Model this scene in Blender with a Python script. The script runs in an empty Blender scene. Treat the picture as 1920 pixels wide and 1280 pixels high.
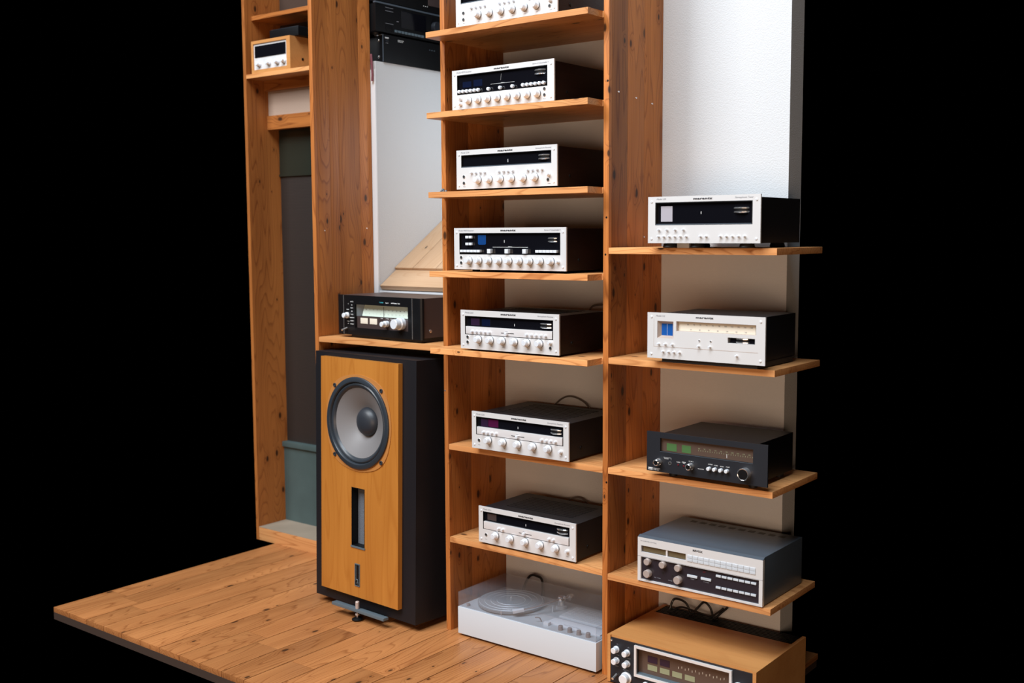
import bpy, bmesh, math, random
from mathutils import Matrix, Vector
random.seed(7)
sc = bpy.context.scene
COL = sc.collection

# ------------------------------------------------------------------ camera
YAW, PITCH, ROLL = 0.6624, 0.0979, 0.0053
fw = Vector((-math.sin(YAW)*math.cos(PITCH), math.cos(YAW)*math.cos(PITCH), -math.sin(PITCH)))
rt = Vector((math.cos(YAW), math.sin(YAW), 0)); dn = fw.cross(rt)
r2 = math.cos(ROLL)*rt + math.sin(ROLL)*dn; d2 = -math.sin(ROLL)*rt + math.cos(ROLL)*dn
cd = bpy.data.cameras.new('camera'); cam = bpy.data.objects.new('camera', cd); COL.objects.link(cam)
cam.matrix_world = Matrix(((r2.x, -d2.x, -fw.x, 2.697), (r2.y, -d2.y, -fw.y, -3.0422), (r2.z, -d2.z, -fw.z, 1.5023), (0, 0, 0, 1)))
cd.sensor_width = 36; cd.lens = 2050.4*36/1920; cd.clip_start = 0.05
cd.dof.use_dof = True; cd.dof.focus_distance = 3.75; cd.dof.aperture_fstop = 2.6
sc.camera = cam

# ------------------------------------------------------------------ world, lights, exposure
w = bpy.data.worlds.new('world'); sc.world = w; w.use_nodes = True
w.node_tree.nodes['Background'].inputs[0].default_value = (0, 0, 0, 1)
w.node_tree.nodes['Background'].inputs[1].default_value = 0.0
def area(name, loc, target, sx, sy, power, col):
    l = bpy.data.lights.new(name, 'AREA'); l.shape = 'RECTANGLE'; l.size = sx; l.size_y = sy; l.energy = power; l.color = col
    o = bpy.data.objects.new(name, l); COL.objects.link(o); o.location = loc
    o.rotation_euler = (Vector(target)-Vector(loc)).to_track_quat('-Z', 'Y').to_euler()
    return o
area('window_daylight', (-1.9, -4.7, 5.4), (0.3, 0.1, 1.2), 2.6, 2.2, 430, (0.94, 0.97, 1.0))
area('skylight', (0.9, -3.2, 6.6), (0.5, -0.1, 1.0), 3.6, 2.6, 560, (0.80, 0.91, 1.0))
area('floor_bounce_fill', (2.5, -4.3, 0.75), (0.3, 0.2, 0.6), 3.8, 1.3, 92, (1.0, 0.69, 0.46))  # added low fill, stands in for warm bounce off the unbuilt floor
area('dormer_window', (-0.03, 0.80, 1.85), (-0.66, 0.62, 1.80), 0.5, 0.6, 4.2, (0.74, 0.88, 1.0))
sc.view_settings.view_transform = 'Standard'; sc.view_settings.look = 'None'
sc.view_settings.exposure = 0.0; sc.view_settings.gamma = 1.0; sc.view_settings.use_curve_mapping = False

# ------------------------------------------------------------------ materials
def new_mat(name):
    m = bpy.data.materials.new(name); m.use_nodes = True
    return m, m.node_tree, m.node_tree.nodes['Principled BSDF']
def plain(name, col, rough=0.5, metal=0.0, spec=0.5, bump=0.0, bscale=200.0, var=0.0, coat=0.0):
    m, nt, b = new_mat(name)
    b.inputs['Base Color'].default_value = (*col, 1); b.inputs['Roughness'].default_value = rough
    b.inputs['Metallic'].default_value = metal; b.inputs['Specular IOR Level'].default_value = spec
    b.inputs['Coat Weight'].default_value = coat
    N, L = nt.nodes, nt.links
    if bump or var:
        tc = N.new('ShaderNodeTexCoord'); nz = N.new('ShaderNodeTexNoise'); nz.inputs['Scale'].default_value = bscale; nz.inputs['Detail'].default_value = 4
        L.new(tc.outputs['Object'], nz.inputs['Vector'])
        if bump:
            bp = N.new('ShaderNodeBump'); bp.inputs['Strength'].default_value = bump; bp.inputs['Distance'].default_value = 0.004
            L.new(nz.outputs['Fac'], bp.inputs['Height']); L.new(bp.outputs['Normal'], b.inputs['Normal'])
        if var:
            mx = N.new('ShaderNodeMix'); mx.data_type = 'RGBA'
            mx.inputs['A'].default_value = (*[c*(1-var) for c in col], 1); mx.inputs['B'].default_value = (*[min(1, c*(1+var)) for c in col], 1)
            n2 = N.new('ShaderNodeTexNoise'); n2.inputs['Scale'].default_value = 6; n2.inputs['Detail'].default_value = 5
            L.new(tc.outputs['Object'], n2.inputs['Vector']); L.new(n2.outputs['Fac'], mx.inputs['Factor']); L.new(mx.outputs['Result'], b.inputs['Base Color'])
    return m
def wood(name, axis, light, dark, knot=0.9, rough=0.42, ring=1.0, tone=0.16, vein=28.0):
    """softwood: grain runs along axis, growth rings, knots; each board shifts its own pattern"""
    m, nt, b = new_mat(name); N, L = nt.nodes, nt.links
    def math_(op, a, c=None, v=None):
        n = N.new('ShaderNodeMath'); n.operation = op; L.new(a, n.inputs[0])
        if c is not None: L.new(c, n.inputs[1])
        if v is not None: n.inputs[1].default_value = v
        return n.outputs[0]
    tc = N.new('ShaderNodeTexCoord'); oi = N.new('ShaderNodeObjectInfo')
    sep = N.new('ShaderNodeSeparateXYZ'); L.new(tc.outputs['Object'], sep.inputs[0])
    off = math_('MULTIPLY', oi.outputs['Random'], v=37.0)
    ax = 'XYZ'.index(axis); o = [i for i in range(3) if i != ax]
    c1 = math_('ADD', sep.outputs[o[0]], off)
    c2 = sep.outputs[o[1]]
    al = math_('ADD', sep.outputs[ax], off)
    cs = math_('ADD', c1, c2)
    # knots on the board face
    kv = N.new('ShaderNodeCombineXYZ'); L.new(math_('MULTIPLY', cs, v=11.0), kv.inputs[0]); L.new(math_('MULTIPLY', al, v=5.5), kv.inputs[1])
    vo = N.new('ShaderNodeTexVoronoi'); vo.voronoi_dimensions = '2D'; vo.inputs['Scale'].default_value = 1.0; L.new(kv.outputs[0], vo.inputs['Vector'])
    sc_ = N.new('ShaderNodeSeparateColor'); L.new(vo.outputs['Color'], sc_.inputs[0])
    has = math_('GREATER_THAN', sc_.outputs[0], v=1-knot*0.62)
    size = N.new('ShaderNodeMapRange'); L.new(sc_.outputs[1], size.inputs['Value']); size.inputs['To Min'].default_value = 0.025; size.inputs['To Max'].default_value = 0.10
    d = math_('DIVIDE', vo.outputs['Distance'], size.outputs[0])
    kr = N.new('ShaderNodeMapRange'); kr.interpolation_type = 'SMOOTHSTEP'; L.new(d, kr.inputs['Value'])
    kr.inputs['From Min'].default_value = 0.55; kr.inputs['From Max'].default_value = 1.25; kr.inputs['To Min'].default_value = 1; kr.inputs['To Max'].default_value = 0
    kmask = math_('MULTIPLY', kr.outputs[0], has)
    halo = N.new('ShaderNodeMapRange'); halo.interpolation_type = 'SMOOTHSTEP'; L.new(d, halo.inputs['Value'])
    halo.inputs['From Min'].default_value = 0.6; halo.inputs['From Max'].default_value = 4.0; halo.inputs['To Min'].default_value = 1; halo.inputs['To Max'].default_value = 0
    hm = math_('MULTIPLY', halo.outputs[0], has)
    # growth rings from a stretched noise field, bent round the knots
    def stretched(a, c):
        v = N.new('ShaderNodeCombineXYZ'); L.new(math_('MULTIPLY', c1, v=a), v.inputs[0]); L.new(math_('MULTIPLY', c2, v=a), v.inputs[1]); L.new(math_('MULTIPLY', al, v=c), v.inputs[2])
        return v.outputs[0]
    n1 = N.new('ShaderNodeTexNoise'); n1.inputs['Scale'].default_value = 1; n1.inputs['Detail'].default_value = 1.5; L.new(stretched(7.5, 0.75), n1.inputs['Vector'])
    fld = math_('ADD', math_('MULTIPLY', n1.outputs['Fac'], v=vein), math_('MULTIPLY', hm, v=1.6))
    fr = math_('FRACT', fld)
    rg = N.new('ShaderNodeValToRGB'); L.new(fr, rg.inputs[0])
    e = rg.color_ramp.elements; e[0].position = 0.0; e[0].color = (0, 0, 0, 1); e[1].position = 1.0; e[1].color = (0.15, 0.15, 0.15, 1)
    q = rg.color_ramp.elements.new(0.72); q.color = (0.22, 0.22, 0.22, 1); q = rg.color_ramp.elements.new(0.9); q.color = (1, 1, 1, 1)
    n2 = N.new('ShaderNodeTexNoise'); n2.inputs['Scale'].default_value = 1; n2.inputs['Detail'].default_value = 3; L.new(stretched(230, 5.0), n2.inputs['Vector'])
    n3 = N.new('ShaderNodeTexNoise'); n3.inputs['Scale'].default_value = 1; n3.inputs['Detail'].default_value = 2; L.new(stretched(9, 1.1), n3.inputs['Vector'])
    t1 = math_('MULTIPLY', rg.outputs[0], v=0.62*ring)
    t2 = math_('MULTIPLY', math_('SUBTRACT', n2.outputs['Fac'], v=0.5), v=0.55)
    t3 = math_('MULTIPLY', math_('SUBTRACT', n3.outputs['Fac'], v=0.5), v=1.3)
    fac = math_('ADD', math_('ADD', t1, t2), math_('ADD', t3, math_('MULTIPLY', hm, v=0.22)))
    cl = N.new('ShaderNodeClamp'); L.new(math_('ADD', fac, v=0.18), cl.inputs[0])
    mx = N.new('ShaderNodeMix'); mx.data_type = 'RGBA'; L.new(cl.outputs[0], mx.inputs['Factor'])
    mx.inputs['A'].default_value = (*light, 1); mx.inputs['B'].default_value = (*dark, 1)
    mk = N.new('ShaderNodeMix'); mk.data_type = 'RGBA'; L.new(math_('MULTIPLY', kmask, v=0.92), mk.inputs['Factor']); L.new(mx.outputs['Result'], mk.inputs['A'])
    mk.inputs['B'].default_value = (dark[0]*0.16+0.004, dark[1]*0.2+0.004, dark[2]*0.3+0.003, 1)
    hs = N.new('ShaderNodeHueSaturation'); L.new(mk.outputs['Result'], hs.inputs['Color'])
    vr = N.new('ShaderNodeMapRange'); L.new(math_('FRACT', math_('MULTIPLY', oi.outputs['Random'], v=53.7)), vr.inputs['Value']); vr.inputs['To Min'].default_value = 1-tone; vr.inputs['To Max'].default_value = 1+tone
    L.new(vr.outputs[0], hs.inputs['Value'])
    L.new(hs.outputs[0], b.inputs['Base Color'])
    b.inputs['Roughness'].default_value = rough; b.inputs['Specular IOR Level'].default_value = 0.22
    bp = N.new('ShaderNodeBump'); bp.inputs['Strength'].default_value = 0.12; bp.inputs['Distance'].default_value = 0.002
    L.new(math_('ADD', math_('MULTIPLY', rg.outputs[0], v=0.5), n2.outputs['Fac']), bp.inputs['Height']); L.new(bp.outputs['Normal'], b.inputs['Normal'])
    return m

M = {}
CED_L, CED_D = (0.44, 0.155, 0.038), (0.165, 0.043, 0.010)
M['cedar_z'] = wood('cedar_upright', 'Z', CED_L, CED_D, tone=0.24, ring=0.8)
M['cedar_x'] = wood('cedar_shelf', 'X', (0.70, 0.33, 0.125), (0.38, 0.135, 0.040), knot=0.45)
M['cedar_dark_x'] = wood('cedar_rail', 'X', CED_L, CED_D, knot=0.3)
M['cedar_floor'] = wood('cedar_floor', 'Y', (0.42, 0.17, 0.058), (0.21, 0.068, 0.020), knot=0.32, rough=0.36, tone=0.14)
M['pine'] = wood('pale_pine', 'Y', (0.46, 0.30, 0.185), (0.36, 0.205, 0.105), knot=0.35, ring=0.6, tone=0.06)
M['pine_x'] = wood('pale_pine_cross', 'X', (0.46, 0.30, 0.185), (0.36, 0.205, 0.105), knot=0.35, ring=0.6, tone=0.06)
M['veneer'] = wood('speaker_veneer', 'Z', (0.42, 0.165, 0.030), (0.30, 0.098, 0.014), knot=0.0, rough=0.35, ring=0.55, tone=0.0, vein=11)
M['teak_x'] = wood('case_veneer', 'X', (0.50, 0.23, 0.075), (0.36, 0.14, 0.04), knot=0.0, ring=0.35, tone=0.0)
M['walnut_x'] = wood('dark_case_veneer', 'Y', (0.014, 0.007, 0.006), (0.006, 0.003, 0.003), knot=0.0, ring=0.5, tone=0.0)
M['wall'] = plain('white_plaster', (0.56, 0.565, 0.575), 0.85, bump=0.35, bscale=230, spec=0.2)
M['trim_white'] = plain('white_paint', (0.72, 0.72, 0.73), 0.5)
M['silver'] = plain('brushed_aluminium', (0.70, 0.69, 0.69), 0.34, 0.25)
M['knob'] = plain('spun_aluminium', (0.76, 0.79, 0.84), 0.34, 0.25)
M['chrome'] = plain('bright_metal', (0.85, 0.85, 0.86), 0.16, 0.9)
M['bar'] = plain('satin_aluminium_bar', (0.74, 0.71, 0.71), 0.38, 0.3)
M['black'] = plain('black_metal', (0.0035, 0.0035, 0.0042), 0.45, spec=0.22)
M['blacktop'] = plain('black_case_paint', (0.008, 0.008, 0.010), 0.5, spec=0.35, bump=0.1, bscale=900)
M['glass'] = plain('dark_dial_glass', (0.004, 0.004, 0.006), 0.10, spec=0.5)
M['ink'] = plain('dark_ink', (0.02, 0.02, 0.025), 0.6)
M['inkgrey'] = plain('grey_ink', (0.22, 0.23, 0.26), 0.6)
M['paint_white'] = plain('white_ink', (0.75, 0.76, 0.76), 0.6)
M['hole'] = plain('socket_black', (0.006, 0.006, 0.007), 0.5)
M['blue'] = plain('blue_scope_screen', (0.005, 0.040, 0.16), 0.25)
M['blue_lit'] = plain('bright_blue_screen', (0.010, 0.075, 0.30), 0.25)
M['bluedim'] = plain('dim_blue_meter', (0.003, 0.006, 0.022), 0.2)
M['violet'] = plain('violet_meter', (0.022, 0.010, 0.028), 0.2)
M['magenta'] = plain('magenta_meter', (0.055, 0.005, 0.032), 0.25)
M['scopegrey'] = plain('grey_scope_screen', (0.36, 0.34, 0.38), 0.3)
M['dial_cream'] = plain('cream_dial', (0.66, 0.60, 0.50), 0.5)
M['dial_green'] = plain('pale_green_dial', (0.62, 0.72, 0.64), 0.4)
M['recess_tan'] = plain('bronze_recess', (0.42, 0.33, 0.28), 0.45, 0.2)
M['brownplate'] = plain('brown_lower_dial', (0.045, 0.030, 0.028), 0.4)
M['metergreen'] = plain('green_meter', (0.06, 0.135, 0.045), 0.35)
M['dialbrown'] = plain('brown_tinted_dial', (0.085, 0.055, 0.042), 0.25)
M['olive'] = plain('olive_display', (0.115, 0.085, 0.045), 0.3)
M['gunmetal'] = plain('grey_blue_case', (0.075, 0.095, 0.12), 0.38, 0.2)
M['nad'] = plain('charcoal_panel', (0.012, 0.0135, 0.018), 0.45, spec=0.35)
M['darkpanel'] = plain('dark_smoked_panel', (0.022, 0.017, 0.022), 0.28)
M['tan_knob'] = plain('warm_grey_knob', (0.44, 0.37, 0.34), 0.4, 0.3)
M['white_plastic'] = plain('white_plastic', (0.50, 0.54, 0.585), 0.4)
M['deck'] = plain('pale_grey_deck', (0.42, 0.47, 0.51), 0.35, 0.2)
M['greyknob'] = plain('grey_rubber', (0.17, 0.15, 0.15), 0.6)
M['platter'] = plain('grey_platter_mat', (0.19, 0.215, 0.235), 0.5)
M['foot'] = plain('black_rubber', (0.010, 0.009, 0.010), 0.6)
M['speaker_black'] = plain('black_lacquer', (0.0075, 0.007, 0.009), 0.5, spec=0.3, bump=0.08, bscale=500)
M['speaker_ring'] = plain('blue_black_rubber', (0.022, 0.028, 0.036), 0.38)
M['cone'] = plain('grey_paper_cone', (0.165, 0.155, 0.155), 0.5)
M['cap'] = plain('dust_cap_black', (0.020, 0.023, 0.030), 0.45)
M['flange'] = plain('amber_flange', (0.40, 0.165, 0.045), 0.3)
M['foam'] = plain('grey_foam', (0.10, 0.11, 0.13), 0.9, bump=0.6, bscale=260)
M['bluegrey'] = plain('blue_grey_steel', (0.10, 0.135, 0.16), 0.45, 0.2)
M['greenpaint'] = plain('weathered_green_paint', (0.050, 0.077, 0.075), 0.6, var=0.35)
M['murk'] = plain('murky_green_glass', (0.014, 0.017, 0.012), 0.3)
M['meter_dim'] = plain('dim_olive_meter', (0.24, 0.25, 0.15), 0.4)
M['dustytop'] = plain('dusty_plinth_top', (0.26, 0.205, 0.15), 0.7, var=0.2)
M['beige'] = plain('beige_board', (0.36, 0.26, 0.20), 0.7)
M['cable'] = plain('grey_cable', (0.10, 0.085, 0.075), 0.5)
M['cableblack'] = plain('black_cable', (0.008, 0.008, 0.009), 0.4)
M['red'] = plain('red_indicator', (0.13, 0.010, 0.015), 0.3)
M['maroon'] = plain('maroon_strap', (0.16, 0.035, 0.045), 0.6)
M['subfloor'] = plain('dark_joint', (0.035, 0.016, 0.008), 0.9)
M['cyan_ink'] = plain('cyan_ink', (0.03, 0.30, 0.36), 0.5)
# woven screen of the cupboard
m, nt, b = new_mat('woven_screen'); N, L = nt.nodes, nt.links
tc = N.new('ShaderNodeTexCoord'); ck = N.new('ShaderNodeTexWave'); ck.wave_type = 'BANDS'; ck.bands_direction = 'X'; ck.inputs['Scale'].default_value = 42
ck2 = N.new('ShaderNodeTexWave'); ck2.bands_direction = 'Z'; ck2.inputs['Scale'].default_value = 42
L.new(tc.outputs['Object'], ck.inputs['Vector']); L.new(tc.outputs['Object'], ck2.inputs['Vector'])
mu = N.new('ShaderNodeMath'); mu.operation = 'MULTIPLY'; L.new(ck.outputs['Fac'], mu.inputs[0]); L.new(ck2.outputs['Fac'], mu.inputs[1])
mx = N.new('ShaderNodeMix'); mx.data_type = 'RGBA'; mx.inputs['A'].default_value = (0.010, 0.007, 0.006, 1); mx.inputs['B'].default_value = (0.045, 0.033, 0.027, 1)
L.new(mu.outputs[0], mx.inputs['Factor']); L.new(mx.outputs['Result'], b.inputs['Base Color']); b.inputs['Roughness'].default_value = 0.5
M['screen'] = m
# smoky acrylic: thin, partly reflecting, slightly hazy
m = bpy.data.materials.new('smoky_acrylic'); m.use_nodes = True; nt = m.node_tree; N, L = nt.nodes, nt.links
N.remove(N['Principled BSDF']); out = N['Material Output']
tr = N.new('ShaderNodeBsdfTransparent'); tr.inputs[0].default_value = (0.94, 0.94, 0.955, 1)
gl = N.new('ShaderNodeBsdfGlossy'); gl.inputs['Roughness'].default_value = 0.07; gl.inputs[0].default_value = (0.9, 0.92, 0.95, 1)
df = N.new('ShaderNodeBsdfDiffuse'); df.inputs[0].default_value = (0.55, 0.55, 0.58, 1)
lw = N.new('ShaderNodeLayerWeight'); pw = N.new('ShaderNodeMath'); pw.operation = 'POWER'; L.new(lw.outputs['Facing'], pw.inputs[0]); pw.inputs[1].default_value = 4.0
fz = N.new('ShaderNodeMath'); fz.operation = 'MULTIPLY_ADD'; L.new(pw.outputs[0], fz.inputs[0]); fz.inputs[1].default_value = 0.45; fz.inputs[2].default_value = 0.025
m1 = N.new('ShaderNodeMixShader'); m1.inputs[0].default_value = 0.06; L.new(tr.outputs[0], m1.inputs[1]); L.new(df.outputs[0], m1.inputs[2])
m2 = N.new('ShaderNodeMixShader'); L.new(fz.outputs[0], m2.inputs[0]); L.new(m1.outputs[0], m2.inputs[1]); L.new(gl.outputs[0], m2.inputs[2])
L.new(m2.outputs[0], out.inputs['Surface']); M['acrylic'] = m

# ------------------------------------------------------------------ mesh helpers
def tomesh(bm, name='mesh', smooth=False):
    me = bpy.data.meshes.new(name); bmesh.ops.recalc_face_normals(bm, faces=bm.faces[:]); bm.to_mesh(me); bm.free()
    if smooth:
        me.polygons.foreach_set('use_smooth', [True]*len(me.polygons)); me.set_sharp_from_angle(angle=math.radians(35))
    return me
def bbox(bm, x0, x1, y0, y1, z0, z1):
    vs = [bm.verts.new(v) for v in ((x0,y0,z0),(x1,y0,z0),(x1,y1,z0),(x0,y1,z0),(x0,y0,z1),(x1,y0,z1),(x1,y1,z1),(x0,y1,z1))]
    for f in ((3,2,1,0),(4,5,6,7),(0,1,5,4),(1,2,6,5),(2,3,7,6),(3,0,4,7)): bm.faces.new([vs[i] for i in f])
def box(x0, x1, y0, y1, z0, z1, bev=0.0):
    bm = bmesh.new(); bbox(bm, x0, x1, y0, y1, z0, z1)
    if bev: bmesh.ops.bevel(bm, geom=bm.edges[:], offset=bev, segments=2, affect='EDGES', profile=0.7)
    return tomesh(bm, smooth=bool(bev))
def prism(pts, axis, a, b_, bev=0.0):
    """polygon given in the two other axes, extruded from a to b_ along axis"""
    bm = bmesh.new()
    def put(q, h): return {'X': (h, q[0], q[1]), 'Y': (q[0], h, q[1]), 'Z': (q[0], q[1], h)}[axis]
    lo = [bm.verts.new(put(q, a)) for q in pts]; hi = [bm.verts.new(put(q, b_)) for q in pts]; n = len(pts)
    bm.faces.new(lo[::-1]); bm.faces.new(hi)
    for i in range(n): bm.faces.new((lo[i], lo[(i+1)%n], hi[(i+1)%n], hi[i]))
    if bev: bmesh.ops.bevel(bm, geom=bm.edges[:], offset=bev, segments=1, affect='EDGES')
    return tomesh(bm)
def lathe(prof, axis='Y', seg=28, closed=False):
    """profile (radius, height) spun round an axis"""
    bm = bmesh.new(); rings = []
    for r, h in prof:
        if r < 1e-6: rings.append([bm.verts.new({'Y': (0, h, 0), 'Z': (0, 0, h), 'X': (h, 0, 0)}[axis])]); continue
        ring = []
        for i in range(seg):
            a = 2*math.pi*i/seg; c, s = r*math.cos(a), r*math.sin(a)
            ring.append(bm.verts.new({'Y': (c, h, s), 'Z': (c, s, h), 'X': (h, c, s)}[axis]))
        rings.append(ring)
    pairs = list(zip(rings, rings[1:])) + ([(rings[-1], rings[0])] if closed else [])
    for A, B in pairs:
        for i in range(seg):
            j = (i+1) % seg
            if len(A) == 1 and len(B) == 1: continue
            if len(A) == 1: bm.faces.new((A[0], B[i], B[j]))
            elif len(B) == 1: bm.faces.new((A[i], A[j], B[0]))
            else: bm.faces.new((A[i], A[j], B[j], B[i]))
    return tomesh(bm, smooth=True)
def plate(w_, h_, y0, y1, holes=(), circles=(), x0=0.0, z0=0.0):
    """slab in the XZ plane (front y0) with rectangular holes (xa,xb,za,zb) and round ones (cx,cz,r)"""
    bm = bmesh.new()
    sq = [(cx-r*1.12, cx+r*1.12, cz-r*1.12, cz+r*1.12) for cx, cz, r in circles]
    xs = sorted({x0, x0+w_, *[v for q in list(holes)+sq for v in q[:2]]}); zs = sorted({z0, z0+h_, *[v for q in list(holes)+sq for v in q[2:]]})
    def inside(x, z, rects): return any(q[0] < x < q[1] and q[2] < z < q[3] for q in rects)
    solid = {}
    for i in range(len(xs)-1):
        for j in range(len(zs)-1):
            cx, cz = (xs[i]+xs[i+1])/2, (zs[j]+zs[j+1])/2
            solid[i, j] = 0 if inside(cx, cz, holes) else (2 if inside(cx, cz, sq) else 1)
    V = {}
    def v(i, j, y):
        k = (i, j, y)
        if k not in V: V[k] = bm.verts.new((xs[i], y, zs[j]))
        return V[k]
    for (i, j), s in solid.items():
        if s != 1: continue
        bm.faces.new((v(i,j,y0), v(i+1,j,y0), v(i+1,j+1,y0), v(i,j+1,y0))); bm.faces.new((v(i,j,y1), v(i,j+1,y1), v(i+1,j+1,y1), v(i+1,j,y1)))
        for di, dj, a, c in ((-1,0,(i,j),(i,j+1)), (1,0,(i+1,j+1),(i+1,j)), (0,-1,(i+1,j),(i,j)), (0,1,(i,j+1),(i+1,j+1))):
            if solid.get((i+di, j+dj), 0) == 0: bm.faces.new((v(*a,y0), v(*a,y1), v(*c,y1), v(*c,y0)))
    for (cx, cz, r), q in zip(circles, sq):
        n = 64; inner = {}; outer = {}
        for y in (y0, y1):
            inner[y] = []; outer[y] = []
            for k in range(n):
                a = 2*math.pi*(k+0.5)/n; c, s = math.cos(a), math.sin(a); f = r*1.12/max(abs(c), abs(s))
                inner[y].append(bm.verts.new((cx+r*c, y, cz+r*s))); outer[y].append(bm.verts.new((cx+f*c, y, cz+f*s)))
        for k in range(n):
            l = (k+1) % n
            a0, a1 = math.pi*2*(k+0.5)/n, math.pi*2*(k+1.5)/n
            for y in (y0, y1):
                bm.faces.new((inner[y][k], inner[y][l], outer[y][l], outer[y][k]))
                if int((a0+math.pi/4)//(math.pi/2)) != int((a1+math.pi/4)//(math.pi/2)):
                    c, s = math.cos(math.pi/4+math.pi/2*int((a0+math.pi/4)//(math.pi/2))), math.sin(math.pi/4+math.pi/2*int((a0+math.pi/4)//(math.pi/2)))
                    cor = bm.verts.new((cx+r*1.12*math.copysign(1, c), y, cz+r*1.12*math.copysign(1, s)))
                    bm.faces.new((outer[y][k], outer[y][l], cor))
            bm.faces.new((inner[y0][k], inner[y1][k], inner[y1][l], inner[y0][l]))
    return tomesh(bm)
def tube(pts, r, seg=8):
    """round cord along a smoothed polyline"""
    P = [Vector(p) for p in pts]; Q = []
    for i in range(len(P)-1):
        p0, p1, p2, p3 = P[max(i-1, 0)], P[i], P[i+1], P[min(i+2, len(P)-1)]
        for k in range(8):
            t = k/8; Q.append(0.5*((2*p1)+(p2-p0)*t+(2*p0-5*p1+4*p2-p3)*t*t+(3*p1-p0-3*p2+p3)*t**3))
    Q.append(P[-1]); bm = bmesh.new(); rings = []; up = Vector((0.13, 0.2, 0.97))
    for i, q in enumerate(Q):
        d = (Q[min(i+1, len(Q)-1)]-Q[max(i-1, 0)]).normalized(); s = d.cross(up)
        if s.length < 1e-3: s = d.cross(Vector((1, 0, 0)))
        s.normalize(); u = s.cross(d)
        rings.append([bm.verts.new(q+r*(math.cos(2*math.pi*k/seg)*s+math.sin(2*math.pi*k/seg)*u)) for k in range(seg)])
    for A, B in zip(rings, rings[1:]):
        for k in range(seg): bm.faces.new((A[k], A[(k+1)%seg], B[(k+1)%seg], B[k]))
    bm.faces.new(rings[0][::-1]); bm.faces.new(rings[-1])
    return tomesh(bm, smooth=True)
def merge(meshes, name='mesh'):
    bm = bmesh.new()
    for me in meshes: bm.from_mesh(me)
    sm = any(p.use_smooth for me in meshes for p in me.polygons)
    out_ = tomesh(bm, name, sm); return out_

def hollow(x0, x1, y0, ym, y1, z0, z1, holes):
    return merge([plate(x1-x0, z1-z0, y0, ym, holes, x0=x0, z0=z0), box(x0, x1, ym, y1, z0, z1)])

# ------------------------------------------------------------------ object helpers
def thing(name, label, cat, loc=(0, 0, 0), rotz=0.0, group=None, rotx=0.0):
    o = bpy.data.objects.new(name, None); COL.objects.link(o); o.empty_display_size = 0.05
    o.location = loc; o.rotation_euler = (rotx, 0, rotz); o['label'] = label; o['category'] = cat
    if group: o['group'] = group
    return o
def part(name, me, mat, parent, loc=(0, 0, 0), label=None, rot=None):
    o = bpy.data.objects.new(name, me); COL.objects.link(o); o.parent = parent; o.location = loc
    if rot: o.rotation_euler = rot
    if not me.materials: me.materials.append(M[mat])
    elif me.materials[0] != M[mat]:
        o.material_slots[0].link = 'OBJECT'; o.material_slots[0].material = M[mat]
    if label: o['label'] = label
    return o
def struct(name, me, mat):
    o = bpy.data.objects.new(name, me); COL.objects.link(o); o['kind'] = 'structure'
    if mat: me.materials.append(M[mat])
    return o
_txt = {}
def text_mesh(s, size, shear=0.0, wide=1.0, bold=0.0, align='LEFT', space=1.0):
    k = (s, size, shear, wide, bold, align, space)
    if k in _txt: return _txt[k]
    cu = bpy.data.curves.new('lettering', 'FONT'); cu.body = s; cu.size = size; cu.shear = shear; cu.offset = bold; cu.align_x = align; cu.resolution_u = 2; cu.space_character = space
    ob = bpy.data.objects.new('lettering_source', cu); COL.objects.link(ob)
    dg = bpy.context.evaluated_depsgraph_get(); me = bpy.data.meshes.new_from_object(ob.evaluated_get(dg))
    bpy.data.objects.remove(ob); bpy.data.curves.remove(cu)
    me.materials.clear(); me.transform(Matrix(((wide, 0, 0, 0), (0, 0, -1, 0), (0, 1, 0, 0), (0, 0, 0, 1))))
    bm = bmesh.new(); bm.from_mesh(me)
    g = bmesh.ops.extrude_face_region(bm, geom=bm.faces[:]); bmesh.ops.translate(bm, verts=[v for v in g['geom'] if isinstance(v, bmesh.types.BMVert)], vec=(0, -0.0003, 0))
    bm.to_mesh(me); bm.free(); _txt[k] = me
    return me
def letter(parent, s, x, z, size, mat='ink', y=-0.0001, **kw):
    return part('lettering', text_mesh(s, size, **kw), mat, parent, (x, y, z))

# ------------------------------------------------------------------ layout constants (metres)
T = 0.0206; W = 0.708; D = 0.3446; YP = -0.0859
U = {'left': -0.7057, 'mid': 0.0, 'right': W}
SH = dict(s1=2.198, s2=1.9153, s3=1.6334, s4=1.3491, s5=1.0688, s6=0.6997, s7=0.3447, r1=1.4357, r2=1.0715, r3=0.7007, r4=0.3357)
TOP = {k: v+T for k, v in SH.items()}; TOP['left'] = 1.0868

# ------------------------------------------------------------------ floor
fl = struct('floor', box(-1.444, 1.22, -0.78, 0.62, -0.05, -0.021), 'subfloor')
PW = 0.1215
for i in range(-12, 10):
    xa = 0.0115+i*PW
    rnd = random.Random(i*17+3)
    cuts = [-0.78, 0.62]
    if rnd.random() < 0.55: cuts.insert(1, rnd.uniform(-0.6, -0.35))
    if i == -3: cuts = [-0.78, -0.245, 0.62]
    if i == 10: continue
    for ya, yb in zip(cuts, cuts[1:]):
        part('floor_board', box(xa+0.0016, xa+PW-0.0016, ya+0.0006, yb-0.0006, -0.021, rnd.uniform(-0.0004, 0.0004), 0.0012), 'cedar_floor', fl)

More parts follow.
